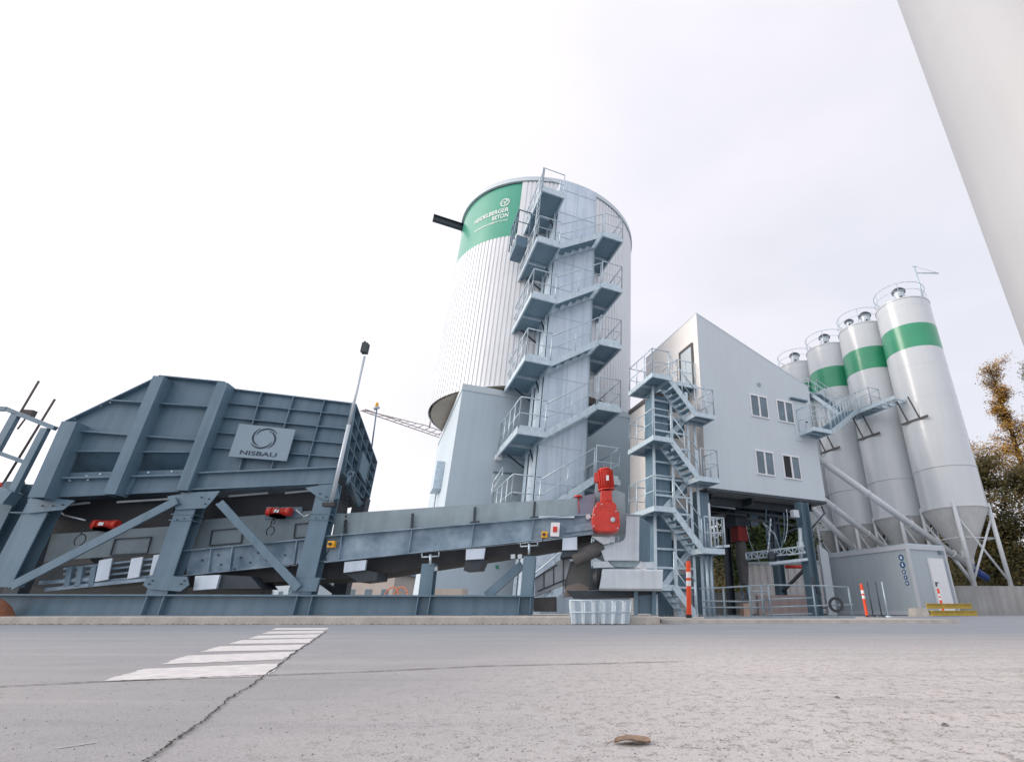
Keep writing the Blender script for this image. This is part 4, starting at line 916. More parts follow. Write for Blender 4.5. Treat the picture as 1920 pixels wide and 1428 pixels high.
# weigh / return roller boxes
for pts, pts2 in ((((646, 1053), (687, 1049), (684, 1068), (644, 1073)), ((644, 1073), (684, 1068), (708, 1073), (706, 1087), (672, 1091))), (((874, 1029), (910, 1027), (907, 1047), (873, 1049)), ((873, 1049), (907, 1047), (898, 1067), (869, 1069))), (((366, 1079), (412, 1077), (405, 1103), (362, 1106)), ((412, 1077), (470, 1080), (490, 1103), (404, 1104))), (((1055, 1008), (1082, 1006), (1082, 1030), (1054, 1031)), ((1055, 1031), (1082, 1030), (1080, 1042), (1050, 1044)))):
    o = poly(BP, pts, .06, .05).build('roller_plate', M['galvpan'], cv); poly(BP, pts2, .0, .5).build('roller_housing', M['steel_dk'], o)
# scraper arms and legs
m = MB()
for x, y in ((808, 1043), (993, 1023)):
    q = [BP.at(x - 17, y - 9, .05), BP.at(x - 17, y + 1, .05), BP.at(x + 15, y - 1, .05), BP.at(x + 15, y - 11, .05)]; m.path(q, .012, 6); m.tube(BP.at(x - 1, y - 4, .05), BP.at(x - 1, y + 16, .05), .02, 8)
m.build('adjuster_bracket', M['galv'], cv)
for x0, y0, x1 in ((803, 1056, 796), (993, 1042, 987)):
    m = MB(); p, q = BP.at(x0, y0, .03), BP.at(x1, 1117, .03); m.bar(p, q, .20, .02, BP.n); m.bar(p - BP.n * .2, q - BP.n * .2, .2, .02, BP.n); m.bar(p - BP.n * .1, q - BP.n * .1, .02, .18, BP.n); m.build('leg', M['steel'], cv)
m = MB(); m.bar(BP.at(980, 1058, -.15), BP.at(912, 1117, -.15), .14, .12, BP.n); m.build('leg_brace', M['steel'], cv)
m = MB()
for x, y in ((816, 1066), (962, 1043), (975, 1043)): m.bar(BP.at(x, y - 4, -.02), BP.at(x, y + 4, -.02), .07, .06, BP.n)
m.build_each('floodlight', M['stainlt'], cv)
# pull-cord switches, isolator
for x, y in ((622, 1020), (1021, 1002)):
    q = BP.at(x, y, .1); m = MB(); F = Frame(q.x, q.y, .1); m.fbox(F, -.05, .05, -.04, .05, q.z - .05, q.z + .05); o = m.build('pull_cord_switch', M['yellowb'], cv)
    m = MB(); m.tube(q + V((0, -.04, 0)), q + V((0, -.07, 0)), .025, 10); m.build('switch_knob', M['black'], o); m = MB(); m.path([q + V((-.01, 0, -.05)), q + V((-.05, 0, -.16)), q + V((-.1, .02, -.22))], .008, 5); m.build('cable', M['black'], o)
q = BP.at(1041, 992, .1); F = Frame(q.x, q.y, .1); m = MB(); m.fbox(F, -.075, .075, -.05, .05, q.z - .12, q.z + .11); o = m.build('isolator_box', M['frame'], cv)
m = MB(); m.fbox(F, -.035, .035, -.065, -.05, q.z - .05, q.z + .04); m.build('isolator_knob', M['red'], o)
m = MB(); m.bar(BP.at(1010, 969, .06), BP.at(1077, 969, .06), .04, .03); m.build('handle_bar', M['galvpan'], cv)
m = MB(); m.tube(BP.at(1084, 931, .0), BP.at(1086, 962, .0), .008, 6); m.tube(BP.at(1084, 929, .0), BP.at(1084, 932, .0), .07, 14); m.build('red_hand_wheel', M['red'], cv)
poly(BP, [(1082, 932), (1117, 924), (1112, 965), (1108, 988), (1080, 992), (1082, 950)], -.02, .5).build('head_casing', mat('head_grey', (.20, .24, .32), .45, 0, .12, 2), cv)
poly(BP, [(1117, 902), (1172, 925), (1174, 996), (1110, 998)], -.3, .6).build('head_hood', M['stain'], cv)
poly(BP, [(1060, 988), (1112, 978), (1112, 992), (1060, 999)], .03, .3).build('head_plate', M['conv'], cv)
m = MB(); q = BP.at(1103, 968, .1); m.tube(q, q - BP.n * .1, .045, 16); m.build('shaft_end', M['stainlt'], cv)
m = MB(); c = BP.at(1112, 1036, -.15); d = BP.at(1078, 1042, -.15) - c
m.tube(BP.at(1075, 1050, -.1), BP.at(1130, 1022, -.1), .13, 18); m.build('tail_drum', M['rubberbr'], cv)
# gear motor
GP = Plane(BP.at(1137, 960).x, BP.at(1137, 960).y, 1, .1)
gm = root('gear_motor', 'bright red gear motor standing upright at the head of the conveyor', 'gear motor', tuple(GP.at(1137, 998)))
def bev(P, pts, off, th, nm, mt, par, inset=.012):
    m = MB(); f = [P.at(x, y, off) for x, y in pts]; c = sum(f, V()) / len(f); g = [p + (c - p).normalized() * inset + P.n * inset for p in f]; b = [p - P.n * th for p in f]; n = len(f)
    m.add(g + f + b, [tuple(range(n))] + [(i, (i + 1) % n, n + (i + 1) % n, n + i) for i in range(n)] + [(n + i, n + (i + 1) % n, 2 * n + (i + 1) % n, 2 * n + i) for i in range(n)] + [tuple(range(2 * n, 3 * n))[::-1]]); return m.build(nm, mt, par)
gb = bev(GP, [(1120, 941), (1148, 939), (1155, 945), (1157, 956), (1161, 960), (1163, 985), (1160, 994), (1150, 997), (1122, 996), (1112, 988), (1109, 972), (1113, 952)], .32, .38, 'gearbox', M['red'], gm)
bev(GP, [(1127, 919), (1147, 919), (1148, 939), (1126, 941)], .28, .28, 'adapter', M['red'], gm)
m = MB(); b_, t_ = GP.at(1137, 917, .16), GP.at(1133.5, 882, .16); m.tube(b_, t_, .125, 24); m.tube(t_, t_ + (t_ - b_) * .12, .132, 24, .09)
d_ = (t_ - b_)
for k in range(20):
    a = k * math.pi / 10; rr = d_.normalized().orthogonal().normalized(); rr = Matrix.Rotation(a, 3, d_.normalized()) @ rr; m.bar(b_ + rr * .135 + d_ * .08, t_ + rr * .135 - d_ * .05, .01, .03, rr)
m.tube(b_, b_ - d_ * .06, .15, 20); mo2 = m.build('motor', M['red'], gm)
m = MB(); q = (b_ + t_) / 2 + V((-.15, -.02, .03)); m.fbox(Frame(q.x, q.y, 0), -.05, .05, -.06, .06, q.z - .08, q.z + .08); m.build('terminal_box', M['red'], mo2)
m = MB(); q = (b_ + t_) / 2 + GP.n * .15 + V((.03, 0, .0)); m.bar(q - V((0, 0, .045)), q + V((0, 0, .045)), .045, .02, GP.n); m.build('rating_plate', M['frame'], mo2)
m = MB(); q = GP.at(1149, 974, .34); m.tube(q, q + GP.n * .03, .04, 18); m.build('shaft_cover', M['stainlt'], gb)
m = MB(); q = GP.at(1149, 974, .37); m.tube(q, q + GP.n * .012, .022, 6)
for x, y in ((1117, 949), (1128, 945), (1155, 958), (1113, 986), (1114, 965), (1158, 990)): q = GP.at(x, y, .335); m.tube(q, q + GP.n * .012, .012, 6)
m.build_each('bolt', M['galv'], gb)
# ------------------------------------------------------------ transfer chute and cross conveyor
ch = root('transfer_chute', 'white sheet metal transfer chute below the red motor', 'chute', tuple(BP.at(1165, 1050)))
poly(BP, [(1175, 965), (1199, 966), (1198, 1050), (1134, 1050), (1124, 1024), (1143, 1021), (1160, 1017), (1170, 1012), (1173, 1004)], .0, .02).build('front_sheet', M['stainlt'], ch)
m = MB(); a, b = BP.at(1199, 966), BP.at(1198, 1050); sv = V((.22, .95, 0)); m.prism([a, a + sv, b + sv, b], V((-.02, 0, 0))); m.build('side_sheet', M['steel'], ch)
m = MB(); m.prism([BP.at(1125, 1024, -.05), BP.at(1134, 1050, -.05), BP.at(1112, 1040, -.3)], -BP.n * .3); m.bar(BP.at(1170, 964), BP.at(1202, 966), .05, .02); m.build('chute_flange', M['stain'], ch)
poly(BP, [(1109, 1005), (1144, 1007), (1142, 1018), (1132, 1020)], .1, .2).build('scraper_plate', M['stainlt'], ch)
poly(BP, [(1142, 1005), (1153, 1005), (1153, 1015), (1143, 1016)], .12, .05).build('junction_box', M['pvc'], ch)
cc = root('cross_conveyor', 'short cross conveyor in a bright zinc box casing under the chute', 'conveyor', tuple(BP.at(1183, 1106)))
poly(BP, [(1112, 1052), (1140, 1052), (1152, 1063), (1112, 1064)], -.02, .02).build('bracket_plate', M['stainlt'], cc)
poly(BP, [(1226, 1053), (1228, 1065), (1190, 1064), (1205, 1053)], -.02, .02).build('bracket_plate', M['stainlt'], cc)
poly(BP, [(1141, 1050), (1203, 1051), (1192, 1063), (1152, 1062)], -.06, .2).build('outlet_trough', M['stain'], cc)
m = MB(); f = [BP.at(x, y, o) for x, y, o in ((1130, 1066, .1), (1243, 1067, .1), (1243, 1070, .16), (1242, 1103, .16), (1240, 1107, .12), (1125, 1106, .12), (1124, 1102, .16), (1129, 1070, .16))]
g = [p - BP.n * .7 for p in f]; n = 8
m.add(f + g, [(0, 1, 2, 7), (7, 2, 3, 6), (6, 3, 4, 5)] + [(i, i + n, (i + 1) % n + n, (i + 1) % n) for i in range(n)]); m.build('casing', M['stainlt'], cc)
m = MB(); q = BP.at(1118, 1084, .0); m.lathe(q, [(.001, -.06), (.10, -.06), (.15, 0), (.10, .06), (.001, .06)], 20, axis=tuple(BP.d)); m.build('tail_pulley', M['black'], cc)
poly(BP, [(1108, 1066), (1128, 1066), (1124, 1104), (1108, 1104)], -.1, .3).build('end_plate', M['steel_dk'], cc)
poly(BP, [(1062, 1107), (1240, 1107), (1225, 1119), (1075, 1121)], -.15, .5).build('underframe', M['steel_dk'], cc)
m = MB()
for x in (1192, 1226): m.bar(BP.at(x, 1106, -.1), BP.at(x, 1160, -.1), .07, .08, BP.n)
m.build('leg', M['steel'], cc); poly(BP, [(1196, 1116), (1226, 1114), (1226, 1150), (1196, 1150)], -.14, .5).build('leg_panel', M['steel'], cc)
# inclined side belt with handrail seen under the conveyor
ib = root('inclined_belt', 'short inclined belt with pale side panel under the conveyor head', 'conveyor', tuple(atY(1040, 1125, 9.6)))
P5 = Plane(-1.4, 9.7, 1, .1)
poly(P5, [(1003, 1083), (1062, 1040), (1070, 1052), (1058, 1095), (1003, 1117)], 0, .3).build('side_panel', M['stainlt'], ib)
m = MB(); m.bar(P5.at(1000, 1086, .05), P5.at(1045, 1058, .05), .02, .02); m.bar(P5.at(1008, 1108, .05), P5.at(1060, 1086, .05), .02, .02)
for x, y, y1 in ((1020, 1074, 1103), (1038, 1063, 1096), (1056, 1046, 1112)): m.bar(P5.at(x, y, .05), P5.at(x, y1, .05), .016, .016, P5.n)
m.build('guard_rails', M['steel_dk'], ib)
poly(P5, [(1070, 1052), (1108, 1046), (1108, 1104), (1060, 1112), (1056, 1090)], -.05, .5).build('dusty_hood', mat('dusty_sheet', (.36, .35, .33), .7, .1, .2, 3, col2=(.22, .26, .29)), ib)
poly(P5, [(1000, 1120), (1042, 1118), (1042, 1146), (1000, 1146)], .1, .4).build('bearing_block', M['rubberbr'], ib)
# white ribbed water tank
tk = root('water_tank', 'low white translucent ribbed plastic tank on the kerb under the cross conveyor', 'tank', tuple(BP.at(1125, 1166, .9)))
TP = Plane(-.6, 7.72, 1, .0); m = MB(); f0, f1 = TP.at(1068, 1124), TP.at(1184, 1124); b0, b1 = TP.at(1071, 1167), TP.at(1180, 1167); n = 6; X = []
for i in range(n * 4 + 1):
    u = i / (n * 4); ph = (i % 4); X.append((u, .045 if ph in (1, 2) else 0))
b0.z = b1.z = .012
top = [f0.lerp(f1, u) + TP.n * d for u, d in X]; bot = [b0.lerp(b1, u) + TP.n * d for u, d in X]; k = len(X)
m.add(top + bot, [(i, i + 1, k + i + 1, k + i) for i in range(k - 1)])
bk = V((0, .5, 0)); m.add([f0, f1, f1 + bk, f0 + bk, b0, b1, b1 + bk, b0 + bk], [(0, 1, 2, 3), (0, 3, 7, 4), (1, 2, 6, 5), (2, 3, 7, 6)]); m.build('tank_body', M['pvc'], tk)
m = MB()
for y in (1124.5, 1147): m.tube(TP.at(1067, y, .05), TP.at(1186, y, .05), .006, 6)
for i in range(5): u = i / 4; m.tube(f0.lerp(f1, u) + TP.n * .045, b0.lerp(b1, u) + TP.n * .045, .006, 6)
m.build('cage_bars', M['galv'], tk)

# small fittings on the hopper frame
m = MB()
for (x, y, w) in ((352, 966, .34), (348, 977, .34), (605, 965, .32), (602, 976, .32), (60, 963, .4), (318, 1081, .34), (585, 1084, .3)): q = BP.at(x, y, .02); m.bar(q - BP.d * w / 2, q + BP.d * w / 2, .26, .016)
m.build_each('flange_plate', M['steel'], hp)
m = MB()
for (x, y) in ((346, 972), (360, 970), (333, 974), (592, 971), (606, 970), (618, 969), (378, 932), (392, 935), (385, 944), (330, 938), (338, 945), (600, 925), (612, 931), (80, 948), (100, 948), (118, 946), (30, 1094), (42, 1088), (280, 1094), (286, 1088), (340, 1094), (346, 1088)):
    q = BP.at(x, y, .18); m.tube(q, q + BP.n * .02, .012, 6)
m.build_each('bolt', M['steel_dk'], hp)
for cx_, cy_, rr in ((150, 1012, .075), (507, 995, .06), (512, 978, .03)):
    m = MB(); q = BP.at(cx_, cy_, -.02)
    for i in range(20): a0, a1 = -1.2 + i * .27, -1.2 + (i + 1) * .27; m.tube(q + BP.d * rr * math.cos(a0) + V((0, 0, rr * math.sin(a0) * 1.2)), q + BP.d * rr * math.cos(a1) + V((0, 0, rr * math.sin(a1) * 1.2)), .008, 5)
    m.path([q + V((-rr * .4, 0, rr)), q + V((-.02, 0, rr + .12)), q + V((.06, 0, rr + .22))], .008, 5); m.build('cable_loop', M['black'], hp)
m = MB(); m.path([BP.at(95, 945, -.1), BP.at(120, 965, -.1), BP.at(160, 975, -.1)], .012, 6); m.path([BP.at(555, 955, 0), BP.at(570, 968, 0), BP.at(585, 962, 0), BP.at(598, 968, 0)], .01, 6); m.build_each('drooping_cable', M['stainlt'], hp)
m = MB(); q = BP.at(657, 889, .0)
for i in range(12): a0, a1 = i * math.pi / 6, (i + 1) * math.pi / 6; m.tube(q + V((.05 * math.cos(a0), 0, .05 * math.sin(a0))), q + V((.05 * math.cos(a1), 0, .05 * math.sin(a1))), .018, 6)
m.tube(q - V((0, 0, .05)), q - V((.02, 0, .18)), .03, 6); m.build('lifting_lug', M['steel'], hp)
m = MB()
for i in range(9): q = BP.at(651 - i * .3, 925 + i * 8, .02); m.tube(q, q - V((0, 0, .045)), .014, 5)
m.build('chain', M['black'], hp)

m = MB(); poly(P5, [(1062, 1098), (1086, 1092), (1104, 1100), (1108, 1116), (1056, 1118)], .05, .5, m); m.build('dust_covered_sill', M['beige'], ib)
# gravel and dirt gathered along the kerb
m = MB(); R_ = random.Random(17)
for k in range(1300):
    x = R_.uniform(-9.5, .6); y = 7.74 - abs(R_.gauss(0, .06)) if k % 3 else R_.uniform(7.9, 8.5); z0 = 0 if k % 3 else .105; r = R_.uniform(.005, .018)
    c = V((x, y, z0 + r * .3)); m.add([c + V((r, 0, 0)), c + V((0, r * R_.uniform(.5, 1), 0)), c + V((-r, 0, 0)), c + V((0, -r, 0)), c + V((0, 0, r * .8))], [(0, 1, 4), (1, 2, 4), (2, 3, 4), (3, 0, 4)])
m.build('spilled_gravel', mat('spilled_gravel', (.20, .18, .16), .95, 0, .5, 30), None, kind='stuff', label='spilled gravel gathered along the kerb below the conveyor', category='gravel')
# ------------------------------------------------------------ poles on the hopper
sp_ = root('sensor_pole', 'tall slim pale pole with black sensor head clamped to the hopper frame', 'pole', tuple(BP.at(618, 945, .25)))
m = MB(); a, b = BP.at(621, 942, .25), BP.at(683.5, 668, .25); m.tube(a, a.lerp(b, .5), .033, 10); m.tube(a.lerp(b, .5), b, .024, 10); m.build('mast', M['stainlt'], sp_)
m = MB(); d = (b - a).normalized(); q = BP.at(684.5, 653, .25); m.bar(q - d * .10, q + d * .10, .10, .12, BP.n); m.bar(q + d * .10 - V((.03, 0, 0)), q + d * .15 - V((.03, 0, 0)), .03, .04, BP.n); m.tube(q - V((.07, 0, 0)), q - V((.05, 0, 0)), .02, 8); m.build('sensor_head', M['steel_dk'], sp_)
m = MB(); q = BP.at(618, 946, .27); m.bar(q - V((.1, 0, 0)), q + V((.1, 0, 0)), .1, .06); m.build('clamp', M['black'], sp_)
q1, q2 = atY(700, 815, 10.5), atY(706.5, 766, 10.5)
sp2 = root('beacon_pole', 'short thin pole with yellow beacon and pale horn behind the hopper', 'pole', tuple(q1))
m = MB(); m.tube(q1 - (q2 - q1) * .5, q2, .016, 8); m.build('mast', M['steel'], sp2)
m = MB(); m.tube(q2 + V((-.06, 0, .01)), q2 + V((.05, 0, .03)), .045, 12, .03); m.build('horn', M['pvc'], sp2)
m = MB(); m.lathe(q2 + V((-.02, 0, .05)), [(.035, 0), (.035, .07), (.02, .1), (.001, .105)], 12); m.build('beacon', M['yellowb'], sp2)
# left guard cage and rods
gc = root('access_cage', 'blue-grey tubular guard rail at the left end of the hopper', 'guard rail', tuple(atY(10, 1000, 8.2)))
P6 = Plane(-10, 8.15, 1, .1); m = MB()
for p, q, w in (((-60, 762), (14, 767), .07), ((15, 768), (104, 803), .07), ((-60, 828), (54, 869), .06), ((-40, 915), (25, 935), .2)): m.bar(P6.at(*p), P6.at(*q), w, w)
for p, q in (((32, 775), (-40, 905)), ((86, 803), (20, 930)), ((-30, 772), (-90, 900))): m.bar(P6.at(*p), P6.at(*q), .11, .07, P6.n)
m.build('rails', M['steel'], gc)
for lab, p, q, c in (('rusty steel rod leaning highest behind the left guard rail', (73, 714), (-12, 858), None), ('rusty steel rod leaning lower, nearer the hopper', (103, 748), (5, 908), None)):
    m = MB(); a, b = atY(*q, 8.6), atY(*p, 8.6); m.tube(a, b, .018, 8); m.build('steel_rod', M['rust'], None, label=lab, category='rod', loc=tuple(a), group='leaning rusty rods')
m = MB(); q = atY(54, 776, 8.8); F = Frame(q.x, q.y, .2); m.fbox(F, -.08, .08, -.05, .05, q.z - .07, q.z + .07); m.tube(q, q + V((-.06, 0, -.3)), .014, 6); m.build('hooded_lamp', M['rust'], None, label='small brown hooded lamp behind the left guard rail', category='lamp', loc=tuple(q))
m = MB(); q = atY(4, 913, 8.7); F = Frame(q.x, q.y, .1); m.fbox(F, -.12, .07, -.08, .08, q.z - .09, q.z + .07); m.tube(q + V((0, -.08, 0)), q + V((0, -.12, 0)), .04, 10); m.build('red_drive', M['red'], None, label='small red drive housing at the far left edge beside the hopper', category='motor', loc=tuple(q))
# sand heap at the left edge
m = MB(); c = atZ(-14, 1166, 0.0); c.y = 7.9; c.x = atY(-22, 1160, 7.9).x; n = 28; rings = [(0.001, .34), (.08, .31), (.17, .22), (.25, .10), (.30, .0)]; vs = []
for r, z in rings:
    for i in range(n): a = 2 * math.pi * i / n; rr = r * (1 + .12 * math.sin(3 * a + 1) + .05 * random.uniform(-1, 1)); vs.append(c + V((rr * math.cos(a), rr * math.sin(a), z + (random.uniform(-.012, .012) if z else 0))))
m.add(vs, [(k * n + i, k * n + (i + 1) % n, (k + 1) * n + (i + 1) % n, (k + 1) * n + i) for k in range(4) for i in range(n)], True)
m.build('sand_heap', M['sand'], None, label='small heap of rusty brown sand at the left edge of the kerb', category='heap', loc=tuple(c))
# loading ramp wall behind the hopper, coloured near black to paint its shade
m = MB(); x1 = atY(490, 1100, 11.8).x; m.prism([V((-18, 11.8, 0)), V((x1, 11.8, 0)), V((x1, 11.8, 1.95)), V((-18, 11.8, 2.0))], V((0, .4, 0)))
m.build('ramp_wall', M['concdark'], None, label='concrete ramp wall behind the hopper frame, painted dark as shade', category='wall', loc=(-12, 11.8, 0))
# low background buildings seen below the conveyor
def shed(px0, px1, pytop, Y, dep, mt, lab, sl=0):
    a, b = atY(px0, pytop, Y), atY(px1, pytop, Y); m = MB(); t = root('low_building', lab, 'building', (a.x, Y, 0))
    m.prism([V((a.x, Y, 0)), V((b.x, Y, 0)), V((b.x, Y, a.z)), V((a.x, Y, a.z + sl))], V((0, dep, 0))); m.build('wall', mt, t)
    m = MB(); m.prism([V((a.x - .3, Y - .2, a.z + sl)), V((b.x + .3, Y - .2, a.z)), V((b.x + .3, Y - .2, a.z + .2)), V((a.x - .3, Y - .2, a.z + sl + .2))], V((0, dep + .4, 0))); m.build('roof', M['steel'], t)
    m = MB(); w = (b.x - a.x)
    for i in range(3): x = a.x + w * (.2 + .3 * i); m.prism([V((x, Y - .03, .8)), V((x + w * .12, Y - .03, .8)), V((x + w * .12, Y - .03, 1.6)), V((x, Y - .03, 1.6))], V((0, .02, 0)))
    m.build('window', M['glass'], t)
shed(640, 742, 1076, 40, 8, M['beige'], 'low beige building far behind, seen under the conveyor', .4)
shed(742, 800, 1092, 46, 8, M['white'], 'small pale shed next to the beige building under the conveyor')
shed(500, 560, 1084, 44, 6, M['white'], 'white shed glimpsed behind the right hopper column')
for lab, px in (('faded orange barrier frame leaning in front of the beige building', 733), ('faded orange barrier frame right beside the first one', 750)):
    m = MB(); c = atY(px, 1122, 22); n = 10
    for i in range(n): a0, a1 = math.pi * i / n, math.pi * (i + 1) / n; m.tube(V((c.x + .32 * math.cos(a0), 22, .5 + .55 * math.sin(a0))), V((c.x + .32 * math.cos(a1), 22, .5 + .55 * math.sin(a1))), .028, 6)
    m.tube(V((c.x - .32, 22, 0)), V((c.x - .32, 22, .5)), .028, 6); m.tube(V((c.x + .32, 22, 0)), V((c.x + .32, 22, .5)), .028, 6); m.build('barrier_frame', M['orangebr'], None, label=lab, category='barrier', loc=(c.x, 22, 0), group='orange barrier frames')
# beige block low wall at the tower foot
m = MB(); a, b = atY(812, 1103, 15), atY(868, 1103, 15); m.prism([V((a.x, 15, 0)), V((b.x, 15, 0)), V((b.x, 15, a.z)), V((a.x, 15, a.z))], V((0, .5, 0))); m.build('concrete_block', M['beige'], None, label='low beige concrete block at the foot of the tower wall', category='block', loc=(a.x, 15, 0))
# ------------------------------------------------------------ tower crane far behind
cr = root('tower_crane', 'distant tower crane with thin lattice jib reaching past the round tower', 'crane', (-25, 110, 0))
a = atY(680, 768, 75.6); b = V((-28, 104, a.z)); m = MB(); n = 22; d = (b - a); pv = V((d.y, -d.x, 0)).normalized() * .6
def jib(k0, k1):
    for i in range(n):
        t0, t1 = i / n, (i + 1) / n; p, q = a.lerp(b, t0), a.lerp(b, t1)
        for s in (-1, 1): m.tube(p + pv * s, q + pv * s, .09, 4)
        up = V((0, 0, 1.1 if i > 7 else .0001 + 1.1 * t0 * 2.6)); up2 = V((0, 0, 1.1 if i + 1 > 7 else 1.1 * t1 * 2.6))
        m.tube(p + up, q + up2, .09, 4); m.tube(p + pv, q + up2, .05, 4); m.tube(p - pv, q + up2, .05, 4)
jib(0, 1); m.build('jib', M['crane'], cr)
m = MB(); m.tube(a.lerp(b, .4) + V((0, 0, 1.0)), a.lerp(b, .4) + V((0, 0, 2.2)), .16, 6); m.tube(a.lerp(b, .4) + V((0, 0, 2.2)), b + V((0, 0, 4.5)), .05, 4); m.build('tie_bar', M['crane'], cr)
m = MB()
for s in ((-.8, -.8), (.8, -.8), (.8, .8), (-.8, .8)): m.tube(V((b.x + s[0], b.y + s[1], 0)), V((b.x + s[0], b.y + s[1], b.z + 4.5)), .12, 5)
for i in range(18): z = i * 2.0; m.tube(V((b.x - .8, b.y - .8, z)), V((b.x + .8, b.y - .8, z + 2)), .06, 4); m.tube(V((b.x - .8, b.y + .8, z + 2)), V((b.x - .8, b.y - .8, z)), .06, 4)
m.build('mast', M['crane'], cr)

# ------------------------------------------------------------ site cabin
CA = math.radians(24); co = atY(1712, 1150, 21.0); C = Frame(10.85, 20.9, CA)
cb_ = root('site_cabin', 'grey-blue site cabin with blue safety stickers and white door', 'cabin', (10.85, 20.9, 0))
CH = 2.58
m = MB(); m.fbox(C, .05, 2.15, .05, 4.75, .08, CH - .06); m.build('cabin_wall', mat('cabin_panel', (.42, .49, .53), .5, 0, .05, .6, streak=.15), cb_)
m = MB()
for a in (0, 2.1):
    for b in (0, 4.7): m.fbox(C, a, a + .1, b, b + .1, 0, CH)
m.fbox(C, .1, 2.1, .01, .1, CH - .17, CH); m.fbox(C, .1, 2.1, 4.7, 4.79, CH - .17, CH); m.fbox(C, .01, .1, .1, 4.7, CH - .17, CH); m.fbox(C, 2.1, 2.19, .1, 4.7, CH - .17, CH)
m.fbox(C, .1, 2.1, .01, .1, .02, .16); m.fbox(C, .01, .1, .1, 4.7, .02, .16); m.build('corner_frame', mat('cabin_frame', (.52, .56, .60), .45, 0, .05, 1), cb_)
m = MB(); m.fbox(C, .02, 2.17, .03, 4.77, CH, CH + .05); m.build('roof', M['galv'], cb_)
m = MB(); m.fbox(C, 1.05, 1.9, -.02, .06, .14, 2.1); o = m.build('door', M['frame'], cb_)
m = MB(); m.fbox(C, 1.12, 1.15, -.06, -.02, 1.05, 1.2); m.fbox(C, 1.12, 1.28, -.06, -.03, 1.17, 1.2); m.build('handle', M['black'], o)
m = MB(); m.fbox(C, 1.8, 1.95, -.03, .06, 2.28, 2.42); m.build('vent_grille', M['steel'], cb_)
CPn = Plane(C.p(.045, 0, 0).x, C.p(.045, 0, 0).y, C.e2.x, C.e2.y)
for i, (b_, z, r) in enumerate(((.42, 2.12, .12), (.42, 1.84, .125), (.42, 1.58, .085), (.40, 1.37, .085), (.38, 1.16, .085))):
    m = MB(); q = C.p(.05, b_, z); m.tube(q, q - C.e1 * .008, r, 20); o = m.build('safety_sticker', M['blue'], cb_)
    m = MB(); q2 = q - C.e1 * .010; 
    m.tube(q2 + V((0, 0, r * .25)), q2 - C.e1 * .003 + V((0, 0, r * .25)), r * .28, 10); m.bar(q2 - V((0, 0, r * .45)), q2 + V((0, 0, r * .05)), r * (.5 if i % 2 else .8), .006, C.e1); m.build('pictogram', M['letterw'], o)
m = MB(); rr = random.Random(3)
for k in range(26): b_ = rr.uniform(2.9, 4.6); z = rr.uniform(.9, 2.1); m.fbox(C, .0, .001, 0, .001, 0, .001) if 0 else None
# thin pipes standing against the cabin
for i, (px, lab) in enumerate(((1636, 'thin dark stake left of the other two, against the cabin wall'), (1652, 'thin dark stake in the middle against the cabin wall'), (1664, 'thin grey stake on the right against the cabin wall'))):
    q = atZ(px + 2, 1158, 0); q = V((q.x * 16.5 / q.y, 16.5, 0)); m = MB(); m.tube(q + V((0, 0, .02)), q + V((.0, 0, .98)), .018, 6); m.lathe(q, [(.1, 0), (.09, .03), (.02, .05)], 12)
    m.build('steel_stake', M['steel_dk'] if i < 2 else M['galv'], None, label=lab, category='stake', loc=tuple(q), group='thin stakes by the cabin')
# yellow beams on the ground with a concrete block
yb = root('beam_stack', 'yellow painted steel beams lying on the ground in front of the cabin door', 'beams', tuple(V((11.4, 18.6, 0))))
p, q = atY(1742, 1143, 18.6), atY(1826, 1141, 19.2)
for k, (dz, dy) in enumerate(((.10, -.1), (.10, .35), (.32, .1))):
    m = MB(); A = V((p.x, p.y + dy, dz)); B = V((q.x, q.y + dy, dz)); m.ibeam(A, B, .16, .12, .02); m.build('yellow_beam', M['yellow'], yb)
m = MB(); a = atY(1713, 1150, 18.7); m.hexa([V((a.x, 18.6, 0)), V((a.x + .55, 18.6, 0)), V((a.x + .55, 19.1, 0)), V((a.x, 19.1, 0))], [V((a.x + .04, 18.63, .26)), V((a.x + .42, 18.63, .26)), V((a.x + .42, 19.05, .26)), V((a.x + .04, 19.05, .26))])
m.build('concrete_block', M['conc'], None, label='small pale concrete block at the left end of the yellow beams', category='block', loc=(a.x, 18.6, 0))
# ------------------------------------------------------------ flexible bollards
def bollard(px, py, H, lean, label):
    p = atZ(px, py, 0); t = root('bollard', label, 'bollard', tuple(p), 'orange flexible bollards')
    ax = V((lean, 0, 1)).normalized(); r = .041 * H / .95
    m = MB(); m.lathe(p, [(r * 2.1, 0), (r * 2.1, .02), (r * 1.3, .05), (r * 1.2, .1 * H)], 20); m.build('base', M['black'], t)
    m = MB(); m.lathe(p, [(r * 1.12, .07 * H), (r, .3 * H), (r, H - .01), (r * .8, H), (0.001, H)], 20, axis=tuple(ax)); m.build('post', M['orange'], t)
    for z0, z1 in ((.575, .665), (.715, .815)): m = MB(); m.lathe(p, [(r * 1.04, z0 * H), (r * 1.04, z1 * H)], 20, axis=tuple(ax)); m.build('reflective_band', M['refl'], t)
    return t
def bh(px, py, pyt): p = atZ(px, py, 0); return atY(px, pyt, p.y).z
bollard(1292, 1163, bh(1292, 1163, 1052), .03, 'orange and white flexible bollard standing in front of the switchback stairs')
bollard(1627, 1160, 1.0 if 0 else bh(1627, 1160, 1094), -.02, 'orange and white flexible bollard standing in front of the long cabin wall')
bollard(1771, 1154, bh(1771, 1154, 1103), -.02, 'orange and white flexible bollard standing by the yellow beams')
